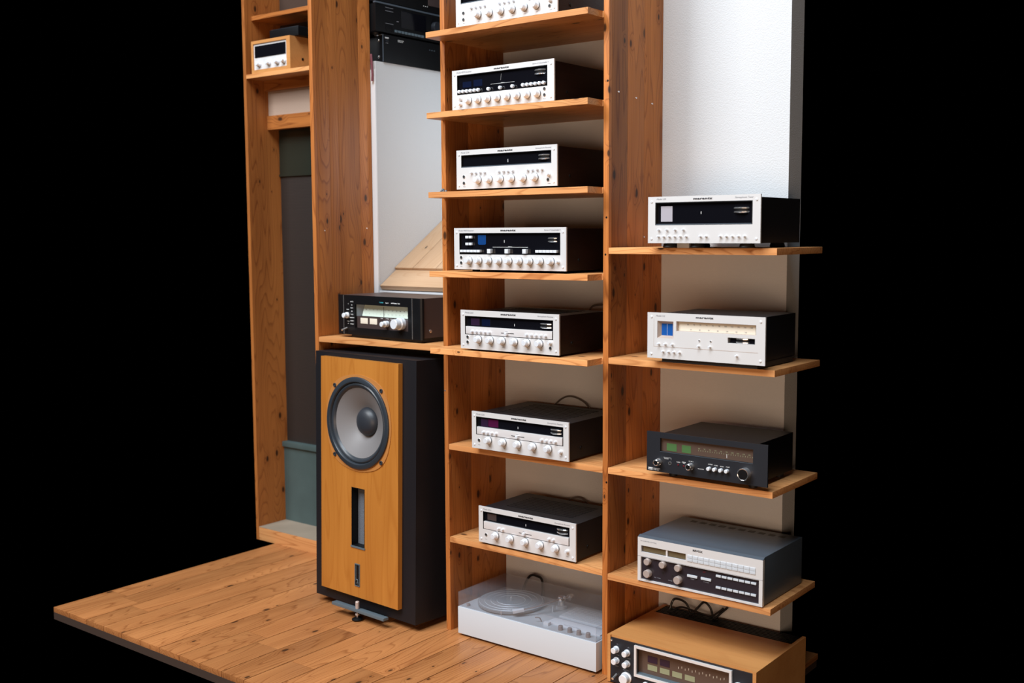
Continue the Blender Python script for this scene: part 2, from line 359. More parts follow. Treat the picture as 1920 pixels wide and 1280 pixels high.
# ------------------------------------------------------------------ walls
wb = struct('wall_back', box(0.0, 1.20, D, D+0.1, -0.02, 2.75), 'wall')
wl = struct('wall_back_low', box(-0.66, 0.0, 0.332, D+0.1, -0.02, 1.262), 'wall')
wn = struct('wall_niche', box(-1.05, -0.66, 0.332, 1.25, -0.02, 2.235), 'wall')
wr = struct('wall_niche_right', box(0.0, 0.06, D+0.1, 1.25, 0.9, 2.75), 'wall')
tm = struct('trim_1', box(-0.684, -0.6585, 0.325, 0.332, 1.09, 2.2), 'trim_white')
# sloped pine boarding inside the niche
sl = thing('sloped_boarding', 'pale pine boards sloping up inside the white niche behind the left bay', 'boarding', (-0.66, 0.335, 1.284))
SA = math.atan2(1.549-1.284, 0.7377-0.3348)
part('sill_board', box(0.001, 0.658, 0.0, 0.121, -0.022, 0.0, 0.0015), 'pine_x', sl, rot=(SA, 0, 0))
for xa, xb in ((0.001, 0.1085), (0.1105, 0.2425), (0.2445, 0.377), (0.379, 0.512), (0.514, 0.658)):
    part('slope_board', box(xa, xb, 0.118, 1.05, 0.001, 0.012, 0.0015), 'pine', sl, rot=(SA, 0, 0))
# strap hanging at the niche corner
st = bpy.data.objects.new('strap', tube([(-0.672, 0.318, 2.262), (-0.668, 0.316, 2.235), (-0.664, 0.316, 2.19), (-0.666, 0.317, 2.15)], 0.005)); COL.objects.link(st)
st.data.materials.append(M['maroon']); st['label'] = 'dark red strap hanging at the upper corner of the white niche edge'; st['category'] = 'strap'

# ------------------------------------------------------------------ shelving unit
def upright(x, seams, z0, z1, dep, label):
    up = thing('upright_panel', label, 'upright', (x, 0, z0), group='cedar uprights of the shelving')
    ys = [0]+seams+[dep]
    for a, c in zip(ys, ys[1:]):
        part('stave', box(0, T, a+0.0003, c-0.0003, 0, z1-z0, 0.0010), 'cedar_z', up)
    return up
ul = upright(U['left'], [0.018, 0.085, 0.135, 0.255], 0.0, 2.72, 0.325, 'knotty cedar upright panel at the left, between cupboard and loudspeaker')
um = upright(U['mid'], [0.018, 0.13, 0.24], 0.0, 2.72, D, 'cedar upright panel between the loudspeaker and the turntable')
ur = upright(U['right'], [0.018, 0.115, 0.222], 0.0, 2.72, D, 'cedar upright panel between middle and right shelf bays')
GS = 'cedar shelf boards'
def shelf(me, label):
    o = bpy.data.objects.new('shelf_board', me); COL.objects.link(o); me.materials.append(M['cedar_x'])
    o['label'] = label; o['category'] = 'shelf'; o['group'] = GS
def notch(z, label, xl=0.007, xr=0.7035):
    shelf(prism([(xl, YP), (xr, YP), (xr, -0.0005), (W-0.0005, -0.0005), (W-0.0005, D-0.001), (T+0.0005, D-0.001), (T+0.0005, -0.0005), (xl, -0.0005)], 'Z', z, z+T, 0.0008), label)
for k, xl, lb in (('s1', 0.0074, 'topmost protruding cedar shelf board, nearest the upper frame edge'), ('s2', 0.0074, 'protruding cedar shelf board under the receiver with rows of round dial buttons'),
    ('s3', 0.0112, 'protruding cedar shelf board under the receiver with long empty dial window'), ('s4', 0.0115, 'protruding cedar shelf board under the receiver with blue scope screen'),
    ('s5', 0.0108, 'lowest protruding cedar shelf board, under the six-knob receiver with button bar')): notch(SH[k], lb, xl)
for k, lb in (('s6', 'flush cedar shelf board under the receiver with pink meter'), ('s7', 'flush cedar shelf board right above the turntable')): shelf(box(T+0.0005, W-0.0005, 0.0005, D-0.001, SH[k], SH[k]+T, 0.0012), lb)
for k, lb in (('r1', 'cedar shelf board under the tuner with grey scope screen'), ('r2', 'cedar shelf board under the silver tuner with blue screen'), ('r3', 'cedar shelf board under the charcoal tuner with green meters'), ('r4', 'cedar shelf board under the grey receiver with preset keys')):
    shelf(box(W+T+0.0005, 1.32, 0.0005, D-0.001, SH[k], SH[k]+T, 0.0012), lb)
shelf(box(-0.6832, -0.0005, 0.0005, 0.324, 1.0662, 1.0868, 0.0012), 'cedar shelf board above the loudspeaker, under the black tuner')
pin_me = lathe([(0, -0.0035), (0.0028, -0.0035), (0.0034, -0.001), (0.0034, 0), (0, 0)], 'X', 10)
for up, y, z in ((ul, 0.045, 1.52), (ul, 0.285, 1.53), (ur, 0.055, 1.965), (ur, 0.165, 1.955), (ur, 0.27, 1.945), (ur, 0.222, 1.49)):
    part('shelf_pin', pin_me, 'chrome', up, (T, y, z), rot=(0, math.pi, 0))

nail_me = lathe([(0.0036, 0.0), (0.0032, -0.0008), (0.0012, -0.0010), (0, -0.0004)], 'Y', 12)
for up, x, z, mt in ((ur, 0.0155, 1.9958, 'black'), (ur, 0.0123, 1.5549, 'black'), (ur, 0.0086, 1.4335, 'black'), (ur, 0.0155, 0.6702, 'black'), (um, 0.0050, 0.9208, 'chrome')):
    part('nail', nail_me, mt, up, (x, 0.0003, z))
# little bead chain left on the third shelf
bd_ = []
for k in range(7):
    me_ = lathe([(0, -0.0045), (0.0032, -0.0032), (0.0045, 0), (0.0032, 0.0032), (0, 0.0045)], 'Z', 12)
    me_.transform(Matrix.Translation((0.0062*(k % 5)+0.003*(k//5), 0.004*(k % 2)+0.002*(k//5), 0.0046+0.0062*(k//5)))); bd_.append(me_)
bc = bpy.data.objects.new('bead_chain', merge(bd_)); COL.objects.link(bc); bc.location = (0.013, -0.018, TOP['s3']); bc.data.materials.append(M['gunmetal'])
bc['label'] = 'tiny dark bead chain lying at the left end of a protruding shelf'; bc['category'] = 'chain'

# ------------------------------------------------------------------ shared control meshes (front faces -Y)
KN = lathe([(0.0135, 0.0), (0.0138, -0.0065), (0.0120, -0.0080), (0.0106, -0.0085), (0.0100, -0.0210), (0.0088, -0.0222), (0, -0.0222)], seg=32)
KN_S = lathe([(0.0070, 0.0), (0.0070, -0.003), (0.0056, -0.004), (0.0052, -0.0125), (0.0045, -0.0135), (0, -0.0135)], seg=20)
BT = lathe([(0.0052, 0.0), (0.0052, -0.0015), (0.0042, -0.0018), (0.0042, -0.0088), (0.0034, -0.0098), (0, -0.0098)], seg=18)
BT_S = lathe([(0.0040, 0.0), (0.0040, -0.0012), (0.0030, -0.0014), (0.0030, -0.0105), (0.0024, -0.0115), (0, -0.0115)], seg=16)
BT_B = lathe([(0.0062, 0.0), (0.0062, -0.008), (0.0052, -0.0105), (0.0025, -0.0115), (0, -0.0115)], seg=18)
JK = lathe([(0.0058, 0.0), (0.0058, -0.0016), (0.0036, -0.0016), (0.0034, 0.004), (0, 0.004)], seg=20)
JK_H = lathe([(0.0042, -0.0010), (0, -0.0010)], seg=18)
SCW = lathe([(0.0038, 0.0), (0.0036, -0.0018), (0.0016, -0.0024), (0.0014, -0.0012), (0, -0.0012)], seg=14)
FT = lathe([(0, 0), (0.013, 0), (0.015, 1), (0, 1)], 'Z', 20)
CSC = lathe([(0.0065, 0), (0.006, 0.002), (0.003, 0.0026), (0, 0.0026)], 'X', 16)
WH = lathe([(0.0, -0.0085), (0.033, -0.0085), (0.0345, -0.0070), (0.0345, -0.0045), (0.0325, -0.0035), (0.0325, 0.0035), (0.0345, 0.0045), (0.0345, 0.0070), (0.033, 0.0085), (0.0, 0.0085)], 'Z', 40)
WHB = lathe([(0.0330, -0.0034), (0.0330, 0.0034)], 'Z', 40)
mm = 0.001
KN_R = lathe([(0.01385, -0.0006), (0.0141, -0.0008), (0.0141, -0.0030), (0.01385, -0.0032)], seg=32)
def knob_at(t, loc):
    k = part('control_knob', KN, 'knob', t, loc); part('skirt_ring', KN_R, 'gunmetal', k)
def jack(t, x, z): 
    j = part('headphone_jack', JK, 'chrome', t, (x*mm, 0, z*mm)); part('socket_hole', JK_H, 'hole', j)
def wheel(t, x, z, y=0.0325, sc_=1.0):
    o = part('tuning_wheel', WH, 'chrome', t, (x*mm, y, z*mm)); part('grip_band', WHB, 'black', o)
    if sc_ != 1: o.scale = (sc_,)*3
def case(t, w_, h_, foot, dep, win, side='walnut_x', vents=True, inset=0.007, drop=0.005):
    x0, x1, z0, z1 = [v*mm for v in win]
    part('case', hollow(inset, w_-inset, 0.0065, 0.04, dep, foot, foot+h_-drop, [(x0-0.002, x1+0.002, foot+z0-0.002, foot+z1+0.002)]), side, t)
    if vents:
        bm = bmesh.new()
        for i in range(9):
            y = 0.08+i*(dep-0.13)/8; bbox(bm, w_*0.16, w_*0.84, y, y+0.008, foot+h_-drop-0.0005, foot+h_-drop+0.0012)
        part('vent_ribs', tomesh(bm), 'black', t)
    for x, y in ((0.06, 0.05), (w_-0.06, 0.05), (0.06, dep-0.05), (w_-0.06, dep-0.05)):
        f = part('foot', FT, 'foot', t, (x, y, 0)); f.scale = (1, 1, foot+0.001)
    part('case_screw', CSC, 'black', t, (w_-inset, 0.085, foot+0.035))
def silver_front(t, w_, h_, foot, win, model, right, y_model=None):
    """plate with a window opening, glass behind, corner screws and script names (mm)"""
    x0, x1, z0, z1 = [v*mm for v in win]
    part('faceplate', plate(w_, h_, 0, 0.006, [(x0, x1, foot+z0, foot+z1)], z0=foot), 'silver', t)
    part('dial_glass', box(x0-0.001, x1+0.001, 0.0075, 0.02, foot+z0-0.001, foot+z1+0.001), 'glass', t)
    part('window_frame', plate(x1-x0+0.0002, z1-z0+0.0002, 0.0006, 0.0076, [(x0+0.0022, x1-0.0022, foot+z0+0.0022, foot+z1-0.0022)], x0=x0-0.0001, z0=foot+z0-0.0001), 'black', t)
    for x in (0.012, w_-0.013):
        for z in (0.0135, h_-0.0155): part('corner_screw', SCW, 'knob', t, (x, 0, foot+z))
    zt = foot+h_-0.0125
    letter(t, model, 0.020, zt+0.001, 0.0078, 'inkgrey', shear=0.35, wide=1.05)
    letter(t, 'marantz', w_/2, zt+0.0005, 0.0088, 'ink', wide=2.05, bold=0.00045, align='CENTER', space=1.12)
    letter(t, right, w_-0.024, zt+0.001, 0.0074, 'inkgrey', shear=0.35, wide=0.98, align='RIGHT')
def pointer(t, x, z, foot, h_=11, y=0.0072):
    part('dial_pointer', box(-0.0008, 0.0008, -0.0004, 0.0004, -h_*mm/2, h_*mm/2), 'paint_white', t, (x*mm, y, foot+z*mm))
def screen(t, name, mat, x0, x1, z0, z1, foot, y=0.0070):
    part(name, box(x0*mm, x1*mm, y-0.0003, y+0.001, foot+z0*mm, foot+z1*mm), mat, t)
GR = 'silver faced receivers stacked on the middle bay shelves'
def tiny(t, words, foot, z, mat='inkgrey', size=0.0034):
    for x, s in words: letter(t, s, x*mm, foot+z*mm, size, mat, align='CENTER', shear=0.2)

def receiver_plain(label, loc, w_=0.443, model='Model 2270', foot=0.0085):
    t = thing('stereo_receiver', label, 'receiver', loc, group=GR); h_ = 0.1377
    silver_front(t, w_, h_, foot, (22, 419, 76, 120), model, 'Stereophonic Receiver')
    case(t, w_, h_, foot, 0.36, (22, 419, 76, 120)); wheel(t, 383, foot*1000+99)
    part('window_sill', box(0.024, 0.417, 0.0005, 0.004, foot+0.0765, foot+0.0795), 'gunmetal', t)
    pointer(t, 229, 93, foot)
    for x in (71, 91, 111, 131, 196, 216, 236, 256, 321, 341, 361, 381): part('push_button', BT, 'knob', t, (x*mm, 0, foot+57.5*mm))
    for x in (102, 152, 202, 251, 302, 352): knob_at(t, (x*mm, 0, foot+31*mm))
    part('small_knob', KN_S, 'knob', t, (409*mm, 0, foot+39*mm))
    for x, z in ((35, 44), (35, 21.5), (406, 21.5)): jack(t, x, foot*1000+z)
    tiny(t, ((36, 'Phones'), (104, 'Bass'), (154, 'Mid'), (204, 'Treble'), (253, 'Mode'), (304, 'Selector'), (354, 'Volume'), (410, 'Dubbing')), foot, 8)
    return t
receiver_plain('silver receiver on the topmost shelf, its upper edge cut off by the frame', (0.1293, -0.06, TOP['s1']), 0.4373, foot=0.0070)
receiver_plain('silver receiver with long empty black dial window and twelve round buttons, third shelf from top', (0.1034, -0.035, TOP['s3']))

# quadraphonic receiver with round push buttons
def receiver_round():
    foot, w_, h_ = 0.0093, 0.4496, 0.1379
    t = thing('quadraphonic_receiver', 'silver receiver with round buttons along the bottom of its black dial, second shelf', 'receiver', (0.0787, -0.026, TOP['s2']), group=GR)
    silver_front(t, w_, h_, foot, (23, 422, 51, 120), 'Model 4270 Receiver', 'Stereo 2+Quadradial 4')
    case(t, w_, h_, foot, 0.352, (23, 422, 51, 120)); wheel(t, 386, foot*1000+101)
    screen(t, 'meter', 'bluedim', 44, 84, 76, 96, foot); screen(t, 'meter', 'bluedim', 94, 134, 76, 99, foot)
    part('dial_pointer', box(-0.0012, 0.0012, -0.0004, 0.0004, -0.011, 0.011), 'chrome', t, (0.218, 0.0070, foot+0.099), rot=(0, 0.15, 0))
    for i in range(6): part('push_button', BT_B, 'knob', t, ((33.5+i*17.4)*mm, 0.005, foot+62*mm))
    for i in range(6): part('push_button', BT_B, 'knob', t, ((319+i*17.4)*mm, 0.005, foot+62*mm))
    for x in (168, 220, 274): part('slider_knob', BT_B, 'knob', t, (x*mm, 0.004, foot+61.5*mm))
    part('scale_line', box(0.172, 0.277, 0.0067, 0.008, foot+0.0775, foot+0.0782), 'paint_white', t)
    letter(t, 'balance', 0.225, foot+0.0772, 0.005, 'paint_white', y=0.0066, align='CENTER', shear=0.3)
    for i in range(8): knob_at(t, ((78+i*43.3)*mm, 0, foot+28.5*mm))
    for z in (37, 19): part('small_knob', KN_S, 'knob', t, (40*mm, 0, foot+z*mm))
    jack(t, 410, foot*1000+42); jack(t, 410, foot*1000+22)
    tiny(t, ((40, 'Phones'), (410, 'Phones')), foot, 8)
receiver_round()
def receiver_scope():
    foot, w_, h_ = 0.0085, 0.4896, 0.1461
    t = thing('quadraphonic_receiver', 'widest silver receiver with bright blue oscilloscope screen and nine knobs', 'receiver', (0.1147, -0.065, TOP['s4']), group=GR)
    silver_front(t, w_, h_, foot, (24, 466, 53, 128), 'Model 4400 Receiver', 'Stereo 2+Quadradial 4')
    case(t, w_, h_, foot, 0.39, (24, 466, 53, 128)); wheel(t, 428, foot*1000+104, sc_=0.9)
    part('scope_screen', prism([(0.105, 0.091), (0.109, 0.087), (0.137, 0.087), (0.141, 0.091), (0.141, 0.121), (0.105, 0.121)], 'Y', 0.0066, 0.009), 'blue', t, (0, 0, foot))
    pointer(t, 223, 99, foot, 9)
    rb = box(-0.0065, 0.0065, -0.008, 0.0, -0.0045, 0.0045, 0.0012)
    for x in (60, 76):
        for z in (114, 90): part('rocker_button', rb, 'knob', t, (x*mm, 0.006, foot+z*mm))
    sq = box(-0.0068, 0.0068, -0.012, 0.0, -0.0045, 0.0045, 0.0010)
    for i in range(6): part('square_button', sq, 'knob', t, ((37+i*15.6)*mm, 0.007, foot+65*mm)); part('square_button', sq, 'knob', t, ((372+i*14.9)*mm, 0.007, foot+65.5*mm))
    cb = box(-0.0075, 0.0075, -0.014, 0.0, -0.0075, 0.0075, 0.0012)
    for x in (164, 242, 319): part('slider_knob', cb, 'knob', t, (x*mm, 0.007, foot+65*mm))
    part('scale_line', box(0.171, 0.326, 0.0066, 0.008, foot+0.0787, foot+0.0794), 'paint_white', t)
    letter(t, 'balance', 0.2485, foot+0.0785, 0.0058, 'paint_white', y=0.0065, align='CENTER', shear=0.3)
    for i in range(9): knob_at(t, ((71+i*44.75)*mm, 0, foot+32*mm))
    part('small_knob', KN_S, 'knob', t, (457*mm, 0, foot+31*mm))
    jack(t, 33, foot*1000+42); jack(t, 33, foot*1000+23)
    tiny(t, ((33, 'Phones'), (74, 'Speakers'), (119, 'Selector'), (164, 'Mode'), (208, 'Bass'), (253, 'Mid'), (298, 'Treble'), (342, 'Bass'), (387, 'Front'), (431, 'Volume')), foot, 9)
receiver_scope()
def receiver_bar(label, loc, model, w_, h_, foot, dep, left, right_, knobs, jacks, small, ptr, slot=(185, 242, 211), meters=(), side='blacktop', kz=36, cord=None):
    t = thing('stereo_receiver', label, 'receiver', loc, group=GR); f = foot*1000
    silver_front(t, w_, h_, foot, (20, 408, 51, 117), model, 'Stereophonic Receiver')
    case(t, w_, h_, foot, dep, (20, 408, 51, 117), side, drop=0.006); wheel(t, 372, f+97)
    part('button_bar', box(0.024, 0.404, -0.0008, 0.0085, foot+0.053, foot+0.080, 0.0012), 'bar', t)
    for x in left+right_: part('push_button', BT, 'knob', t, (x*mm, -0.0006, foot+63.5*mm))
    part('slider_slot', box(slot[0]*mm, slot[1]*mm, -0.0010, 0.002, foot+0.0622, foot+0.0646), 'hole', t)
    part('slider_knob', box(-0.005, 0.005, -0.011, 0, -0.0045, 0.0045, 0.0015), 'knob', t, (slot[2]*mm, -0.0008, foot+0.0632))
    for x in knobs: knob_at(t, (x*mm, 0, foot+kz*mm))
    part('small_knob', KN_S, 'knob', t, (small[0]*mm, 0, foot+small[1]*mm))
    for x, z in jacks: jack(t, x, f+z)
    pointer(t, ptr, 93, foot, 8)
    for mat, x0, x1, z0, z1 in meters: screen(t, 'meter', mat, x0, x1, z0, z1, foot)
    words = ['Bass', 'Treble', 'Balance', 'Selector', 'Mode', 'Volume']
    tiny(t, [(x+3, s) for x, s in zip(knobs, words)]+[(34, 'Phones'), (small[0], 'Power')], foot, 13 if kz > 35 else 12)
    letter(t, 'balance', 0.211, foot+0.0695, 0.0036, 'inkgrey', y=-0.0009, align='CENTER')
    if cord: part('power_cord', tube(cord, 0.0035), 'cable', t)
    return t
receiver_bar('silver receiver with ten small buttons on a bar and six knobs, on fifth shelf', (0.1514, -0.077, TOP['s5']), 'Model 2265', 0.4324, 0.1378, 0.0070, 0.30,
    [55, 75, 94, 114, 134], [298, 318, 338, 358, 378], [85, 138.5, 192, 245.5, 299, 353], [(33, 42), (33, 24), (397, 23)], (397, 41), 239,
    meters=[('violet', 43, 82, 84, 109), ('bluedim', 93, 131, 84, 109)], side='walnut_x', cord=[(0.34, 0.30, 0.10), (0.33, 0.35, 0.148), (0.38, 0.37, 0.155), (0.42, 0.36, 0.14), (0.42, 0.32, 0.09)])
receiver_bar('silver receiver with pink lit meter in its dial and five knobs, second shelf from bottom', (0.1567, -0.026, TOP['s6']), 'Model 2226', 0.4306, 0.1349, 0.0070, 0.33,
    [56, 75, 94, 114], [317, 337, 356, 376], [80, 147, 213.5, 280, 347], [(34, 31)], (398, 31), 207, slot=(183, 241, 212),
    meters=[('violet', 38, 70, 82, 110), ('magenta', 72, 118, 84, 112)], kz=35.5, cord=[(0.10, 0.33, 0.08), (0.12, 0.36, 0.135), (0.17, 0.365, 0.166), (0.23, 0.362, 0.160), (0.28, 0.35, 0.13), (0.30, 0.335, 0.06)])
receiver_bar('silver receiver with only four small bar buttons and five knobs, lowest shelf above turntable', (0.1674, -0.004, TOP['s7']), 'Model 2216', 0.4339, 0.1343, 0.0080, 0.283,
    [95, 114], [321, 340], [82, 150, 217, 284, 351], [(35, 31)], (399, 33), 213, slot=(187, 244, 212), meters=[('brownplate', 36, 78, 86, 110)], kz=35.5,
    cord=[(0.16, 0.283, 0.09), (0.19, 0.32, 0.132), (0.24, 0.33, 0.137), (0.30, 0.31, 0.10)])

# ------------------------------------------------------------------ right bay: two silver tuners
def tuner_scope():
    foot, w_, h_ = 0.0150, 0.384, 0.1449
    t = thing('radio_tuner', 'silver tuner with blank grey scope screen on the highest right-hand shelf', 'tuner', (0.8964, -0.03, TOP['r1']))
    x0, x1, z0, z1 = 0.026, 0.358, 0.056, 0.127
    part('faceplate', plate(w_, h_, 0, 0.006, [(x0, x1, foot+z0, foot+z1)], z0=foot), 'silver', t)
    part('dial_glass', box(x0-0.001, x1+0.001, 0.009, 0.02, foot+z0-0.001, foot+z1+0.001), 'glass', t)
    part('window_frame', plate(x1-x0, z1-z0, 0.0006, 0.0092, [(x0+0.003, x1-0.003, foot+z0+0.003, foot+z1-0.003)], x0=x0, z0=foot+z0), 'black', t)
    part('window_sill', box(x0+0.003, x1-0.003, 0.0005, 0.006, foot+z0+0.001, foot+z0+0.004), 'gunmetal', t)
    screen(t, 'scope_screen', 'scopegrey', 42, 83, 67, 115, foot, 0.0085); pointer(t, 183, 93, foot, 8, 0.0085); wheel(t, 318, foot*1000+99)
    for x in (40, 69, 98, 127): part('toggle_switch', BT_S, 'knob', t, (x*mm, 0, foot+41.5*mm))
    for x in (39, 58, 78, 97, 117, 137, 187, 206, 254, 274, 294, 314, 334): part('push_button', BT_S, 'knob', t, (x*mm, 0, foot+21*mm))
    for x in (0.013, w_-0.013):
        for z in (0.0135, h_-0.0155): part('corner_screw', SCW, 'knob', t, (x, 0, foot+z))
    part('case', hollow(0.007, w_-0.007, 0.0065, 0.04, 0.30, foot, foot+h_-0.008, [(x0-0.002, x1+0.002, foot+z0-0.002, foot+z1+0.002)]), 'blacktop', t)
    fm = lathe([(0, 0), (0.022, 0), (0.024, 0.003), (0.021, 0.014), (0, 0.0155)], 'Z', 24)
    for x, y in ((0.062, 0.035), (0.158, 0.035), (0.325, 0.035), (0.062, 0.25), (0.325, 0.25)): part('foot', fm, 'foot', t, (x, y, 0))
    part('foot_block', box(0.088, 0.130, 0.030, 0.055, 0, 0.0152, 0.001), 'silver', t)
    zt = foot+h_-0.0125
    letter(t, 'Model 120', 0.030, zt+0.002, 0.0078, 'inkgrey', shear=0.35)
    letter(t, 'marantz', w_/2, zt+0.001, 0.0088, 'ink', wide=2.0, bold=0.00045, align='CENTER', space=1.12)
    letter(t, 'Stereophonic Tuner', w_-0.024, zt+0.002, 0.0074, 'inkgrey', shear=0.35, align='RIGHT')
tuner_scope()
def tuner_blue():
    foot, w_, h_ = 0.0150, 0.405, 0.1450
    t = thing('radio_tuner', 'silver tuner with square bright blue screen and cream dial on second right-hand shelf', 'tuner', (0.8970, -0.03, TOP['r2']))
    A = (0.036, 0.094, foot+0.065, foot+0.119); B = (0.104, 0.375, foot+0.0895, foot+0.1205); G = (0.282, 0.372, foot+0.062, foot+0.079)
    part('faceplate', plate(w_, h_, 0, 0.006, [A, B, G], z0=foot), 'silver', t)
    # funnel shaped screen surround
    bm = bmesh.new(); o_ = [bm.verts.new(v) for v in ((A[0],0.001,A[2]),(A[1],0.001,A[2]),(A[1],0.001,A[3]),(A[0],0.001,A[3]))]
    i_ = [bm.verts.new(v) for v in ((0.046,0.012,foot+0.073),(0.085,0.012,foot+0.073),(0.085,0.012,foot+0.110),(0.046,0.012,foot+0.110))]
    for k in range(4): bm.faces.new((o_[k], o_[(k+1)%4], i_[(k+1)%4], i_[k]))
    part('screen_bezel', tomesh(bm), 'recess_tan', t); 
    part('scope_screen', box(0.045, 0.086, 0.0115, 0.014, foot+0.072, foot+0.111), 'blue_lit', t)
    part('screen_trace', box(0.0652, 0.0658, 0.0112, 0.0116, foot+0.074, foot+0.109), 'paint_white', t)
    part('dial_scale', box(B[0]-0.001, B[1]+0.001, 0.011, 0.014, B[2]-0.001, B[3]+0.001), 'dial_cream', t)
    part('dial_edge', plate(B[1]-B[0], B[3]-B[2], 0.004, 0.0112, [(B[0]+0.002, B[1]-0.002, B[2]+0.001, B[3]-0.002)], x0=B[0], z0=B[2]), 'recess_tan', t)
    for i, s in enumerate(('88', '90', '92', '94', '96', '98', '100', '102', '104', '106', '108')): letter(t, s, 0.140+i*0.0215, foot+0.109, 0.0058, 'inkgrey', y=0.0108, align='CENTER')
    for i, s in enumerate(('53', '60', '70', '80', '100', '120', '140')): letter(t, s, 0.150+i*0.031, foot+0.094, 0.005, 'inkgrey', y=0.0108, align='CENTER')
    part('wheel_recess', box(G[0]-0.001, G[1]+0.001, 0.0085, 0.02, G[2]-0.001, G[3]+0.001), 'glass', t); wheel(t, 327, foot*1000+70.5, sc_=0.95)
    part('panel_line', merge([box(0.0235, 0.0242, -0.0004, 0.001, foot+0.037, foot+0.125), box(0.0235, w_-0.023, -0.0004, 0.001, foot+0.0372, foot+0.0382)]), 'recess_tan', t)
    for x, z in ((42, 46.5), (66, 46.5), (91, 46.5), (58, 23), (78, 23), (97, 23), (117, 23), (184, 46.5), (223, 46.5), (313, 24.5)): part('push_button', BT_S, 'knob', t, (x*mm, 0, foot+z*mm))
    for x in (186, 225): part('indicator_lamp', BT_S, 'chrome', t, (x*mm, 0.009, foot+64*mm))
    for x in (0.015, w_-0.015):
        for z in (0.0135, h_-0.0135): part('corner_screw', SCW, 'knob', t, (x, 0, foot+z))
    part('case', hollow(0.030, w_-0.03, 0.0065, 0.04, 0.285, foot+0.004, foot+h_-0.004, [(0.034, w_-0.034, foot+0.060, foot+0.126)]), 'blacktop', t)
    for x, y in ((0.075, 0.05), (w_-0.06, 0.05), (0.075, 0.24), (w_-0.06, 0.24)):
        f = part('foot', FT, 'foot', t, (x, y, 0)); f.scale = (1, 1, foot+0.005)
    part('base_skirt', box(0.047, w_-0.03, 0.012, 0.27, 0.003, foot+0.006), 'foot', t)
    zt = foot+h_-0.0125
    letter(t, 'Model 112', 0.030, zt, 0.0076, 'inkgrey', shear=0.35)
    letter(t, 'marantz', w_/2, zt, 0.0084, 'ink', wide=1.95, bold=0.0004, align='CENTER', space=1.12)
tuner_blue()
# ------------------------------------------------------------------ black tuner with green meters
def tuner_black():
    foot, w_, h_ = 0.0170, 0.42, 0.1291
    t = thing('radio_tuner', 'charcoal black tuner with two green meters, third right-hand shelf', 'tuner', (0.8930, -0.022, TOP['r3']))
    part('faceplate', plate(w_, h_, 0, 0.006, [(0.049, 0.372, foot+0.068, foot+0.111)], z0=foot), 'nad', t)
    part('dial_panel', box(0.048, 0.373, 0.010, 0.014, foot+0.067, foot+0.112), 'dialbrown', t)
    part('window_edge', box(0.049, 0.372, -0.0005, 0.004, foot+0.0665, foot+0.068), 'gunmetal', t)
    for a, c in ((68, 104), (123, 155)): screen(t, 'meter', 'metergreen', a, c, 71, 95, foot, 0.0098)
    for i in range(24): part('dial_tick', box(-0.0006, 0.0006, -0.0003, 0.0003, -0.002, 0.002), 'meter_dim', t, ((182+i*8)*mm, 0.0097, foot+84*mm))
    for i in range(10): letter(t, str(88+2*i), (184+i*19)*mm, foot+0.088, 0.0062, 'meter_dim', y=0.0097, align='CENTER')
    part('dial_pointer', box(-0.0006, 0.0006, -0.0004, 0.0004, -0.006, 0.006), 'paint_white', t, (0.280, 0.0096, foot+0.078))
    kb = lathe([(0.0115, 0.0), (0.0115, -0.004), (0.0100, -0.006), (0.0100, -0.020), (0.0080, -0.0215), (0.0072, -0.0205), (0, -0.0205)], seg=28)
    kc = lathe([(0.0074, -0.0208), (0, -0.0212)], seg=24)
    for x in (45, 161):
        k = part('control_knob', kb, 'chrome', t, (x*mm, 0, foot+33*mm)); part('knob_cap', kc, 'black', k)
    jack(t, 86, foot*1000+33)
    for x, z in ((116, 32), (136, 31)): part('indicator_lamp', lathe([(0.0026, 0), (0.0026, -0.002), (0, -0.0025)], seg=12), 'red', t, (x*mm, 0, foot+z*mm))
    pb = lathe([(0.0062, 0), (0.0060, -0.011), (0.0050, -0.012), (0, -0.012)], seg=18)
    for x in (226, 246, 267, 287): part('push_button', pb, 'knob', t, (x*mm, 0, foot+34*mm))
    big = lathe([(0.019, 0), (0.019, -0.018), (0.0175, -0.020), (0.016, -0.019), (0, -0.019)], seg=36); k = part('tuning_knob', big, 'chrome', t, (0.348, 0, foot+0.034))
    part('knob_cap', lathe([(0.0162, -0.0193), (0, -0.0195)], seg=30), 'black', k)
    part('maker_badge', box(0.006, 0.022, -0.0006, 0.001, foot+0.004, foot+0.0115), 'paint_white', t)
    letter(t, 'NAD', 0.014, foot+0.0056, 0.0062, 'ink', y=-0.0008, align='CENTER', wide=1.2)
    letter(t, 'FM-AM STEREO', 0.0245, foot+0.0085, 0.0038, 'paint_white'); letter(t, 'TUNER 4080', 0.0245, foot+0.0042, 0.0038, 'paint_white')
    for x, z, s in ((73, 45, 'PHONES'), (116, 39, 'TUNED'), (136, 41, 'STEREO'), (136, 38, 'MPX'), (162, 47, 'FM  AM  L'), (196, 27, 'FUNCTION'), (229, 46, 'MUTING'), (248, 45, 'MONO'), (269, 44, 'BLEND'), (289, 45, 'DOLBY')): letter(t, s, x*mm, foot+z*mm, 0.0040, 'paint_white', align='CENTER')
    part('panel_line', merge([box(0.062, 0.090, -0.0004, 0.0005, foot+0.0498, foot+0.0503), box(0.0895, 0.090, -0.0004, 0.0005, foot+0.044, foot+0.0503)]), 'paint_white', t)
    part('case', hollow(0.045, w_-0.045, 0.0065, 0.04, 0.285, foot, foot+h_-0.006, [(0.0475, w_-0.0465, foot+0.066, foot+0.113)]), 'black', t)
    for x, y in ((0.07, 0.05), (w_-0.07, 0.05), (0.07, 0.24), (w_-0.07, 0.24)):
        f = part('foot', FT, 'foot', t, (x, y, 0)); f.scale = (1, 1, foot+0.001)
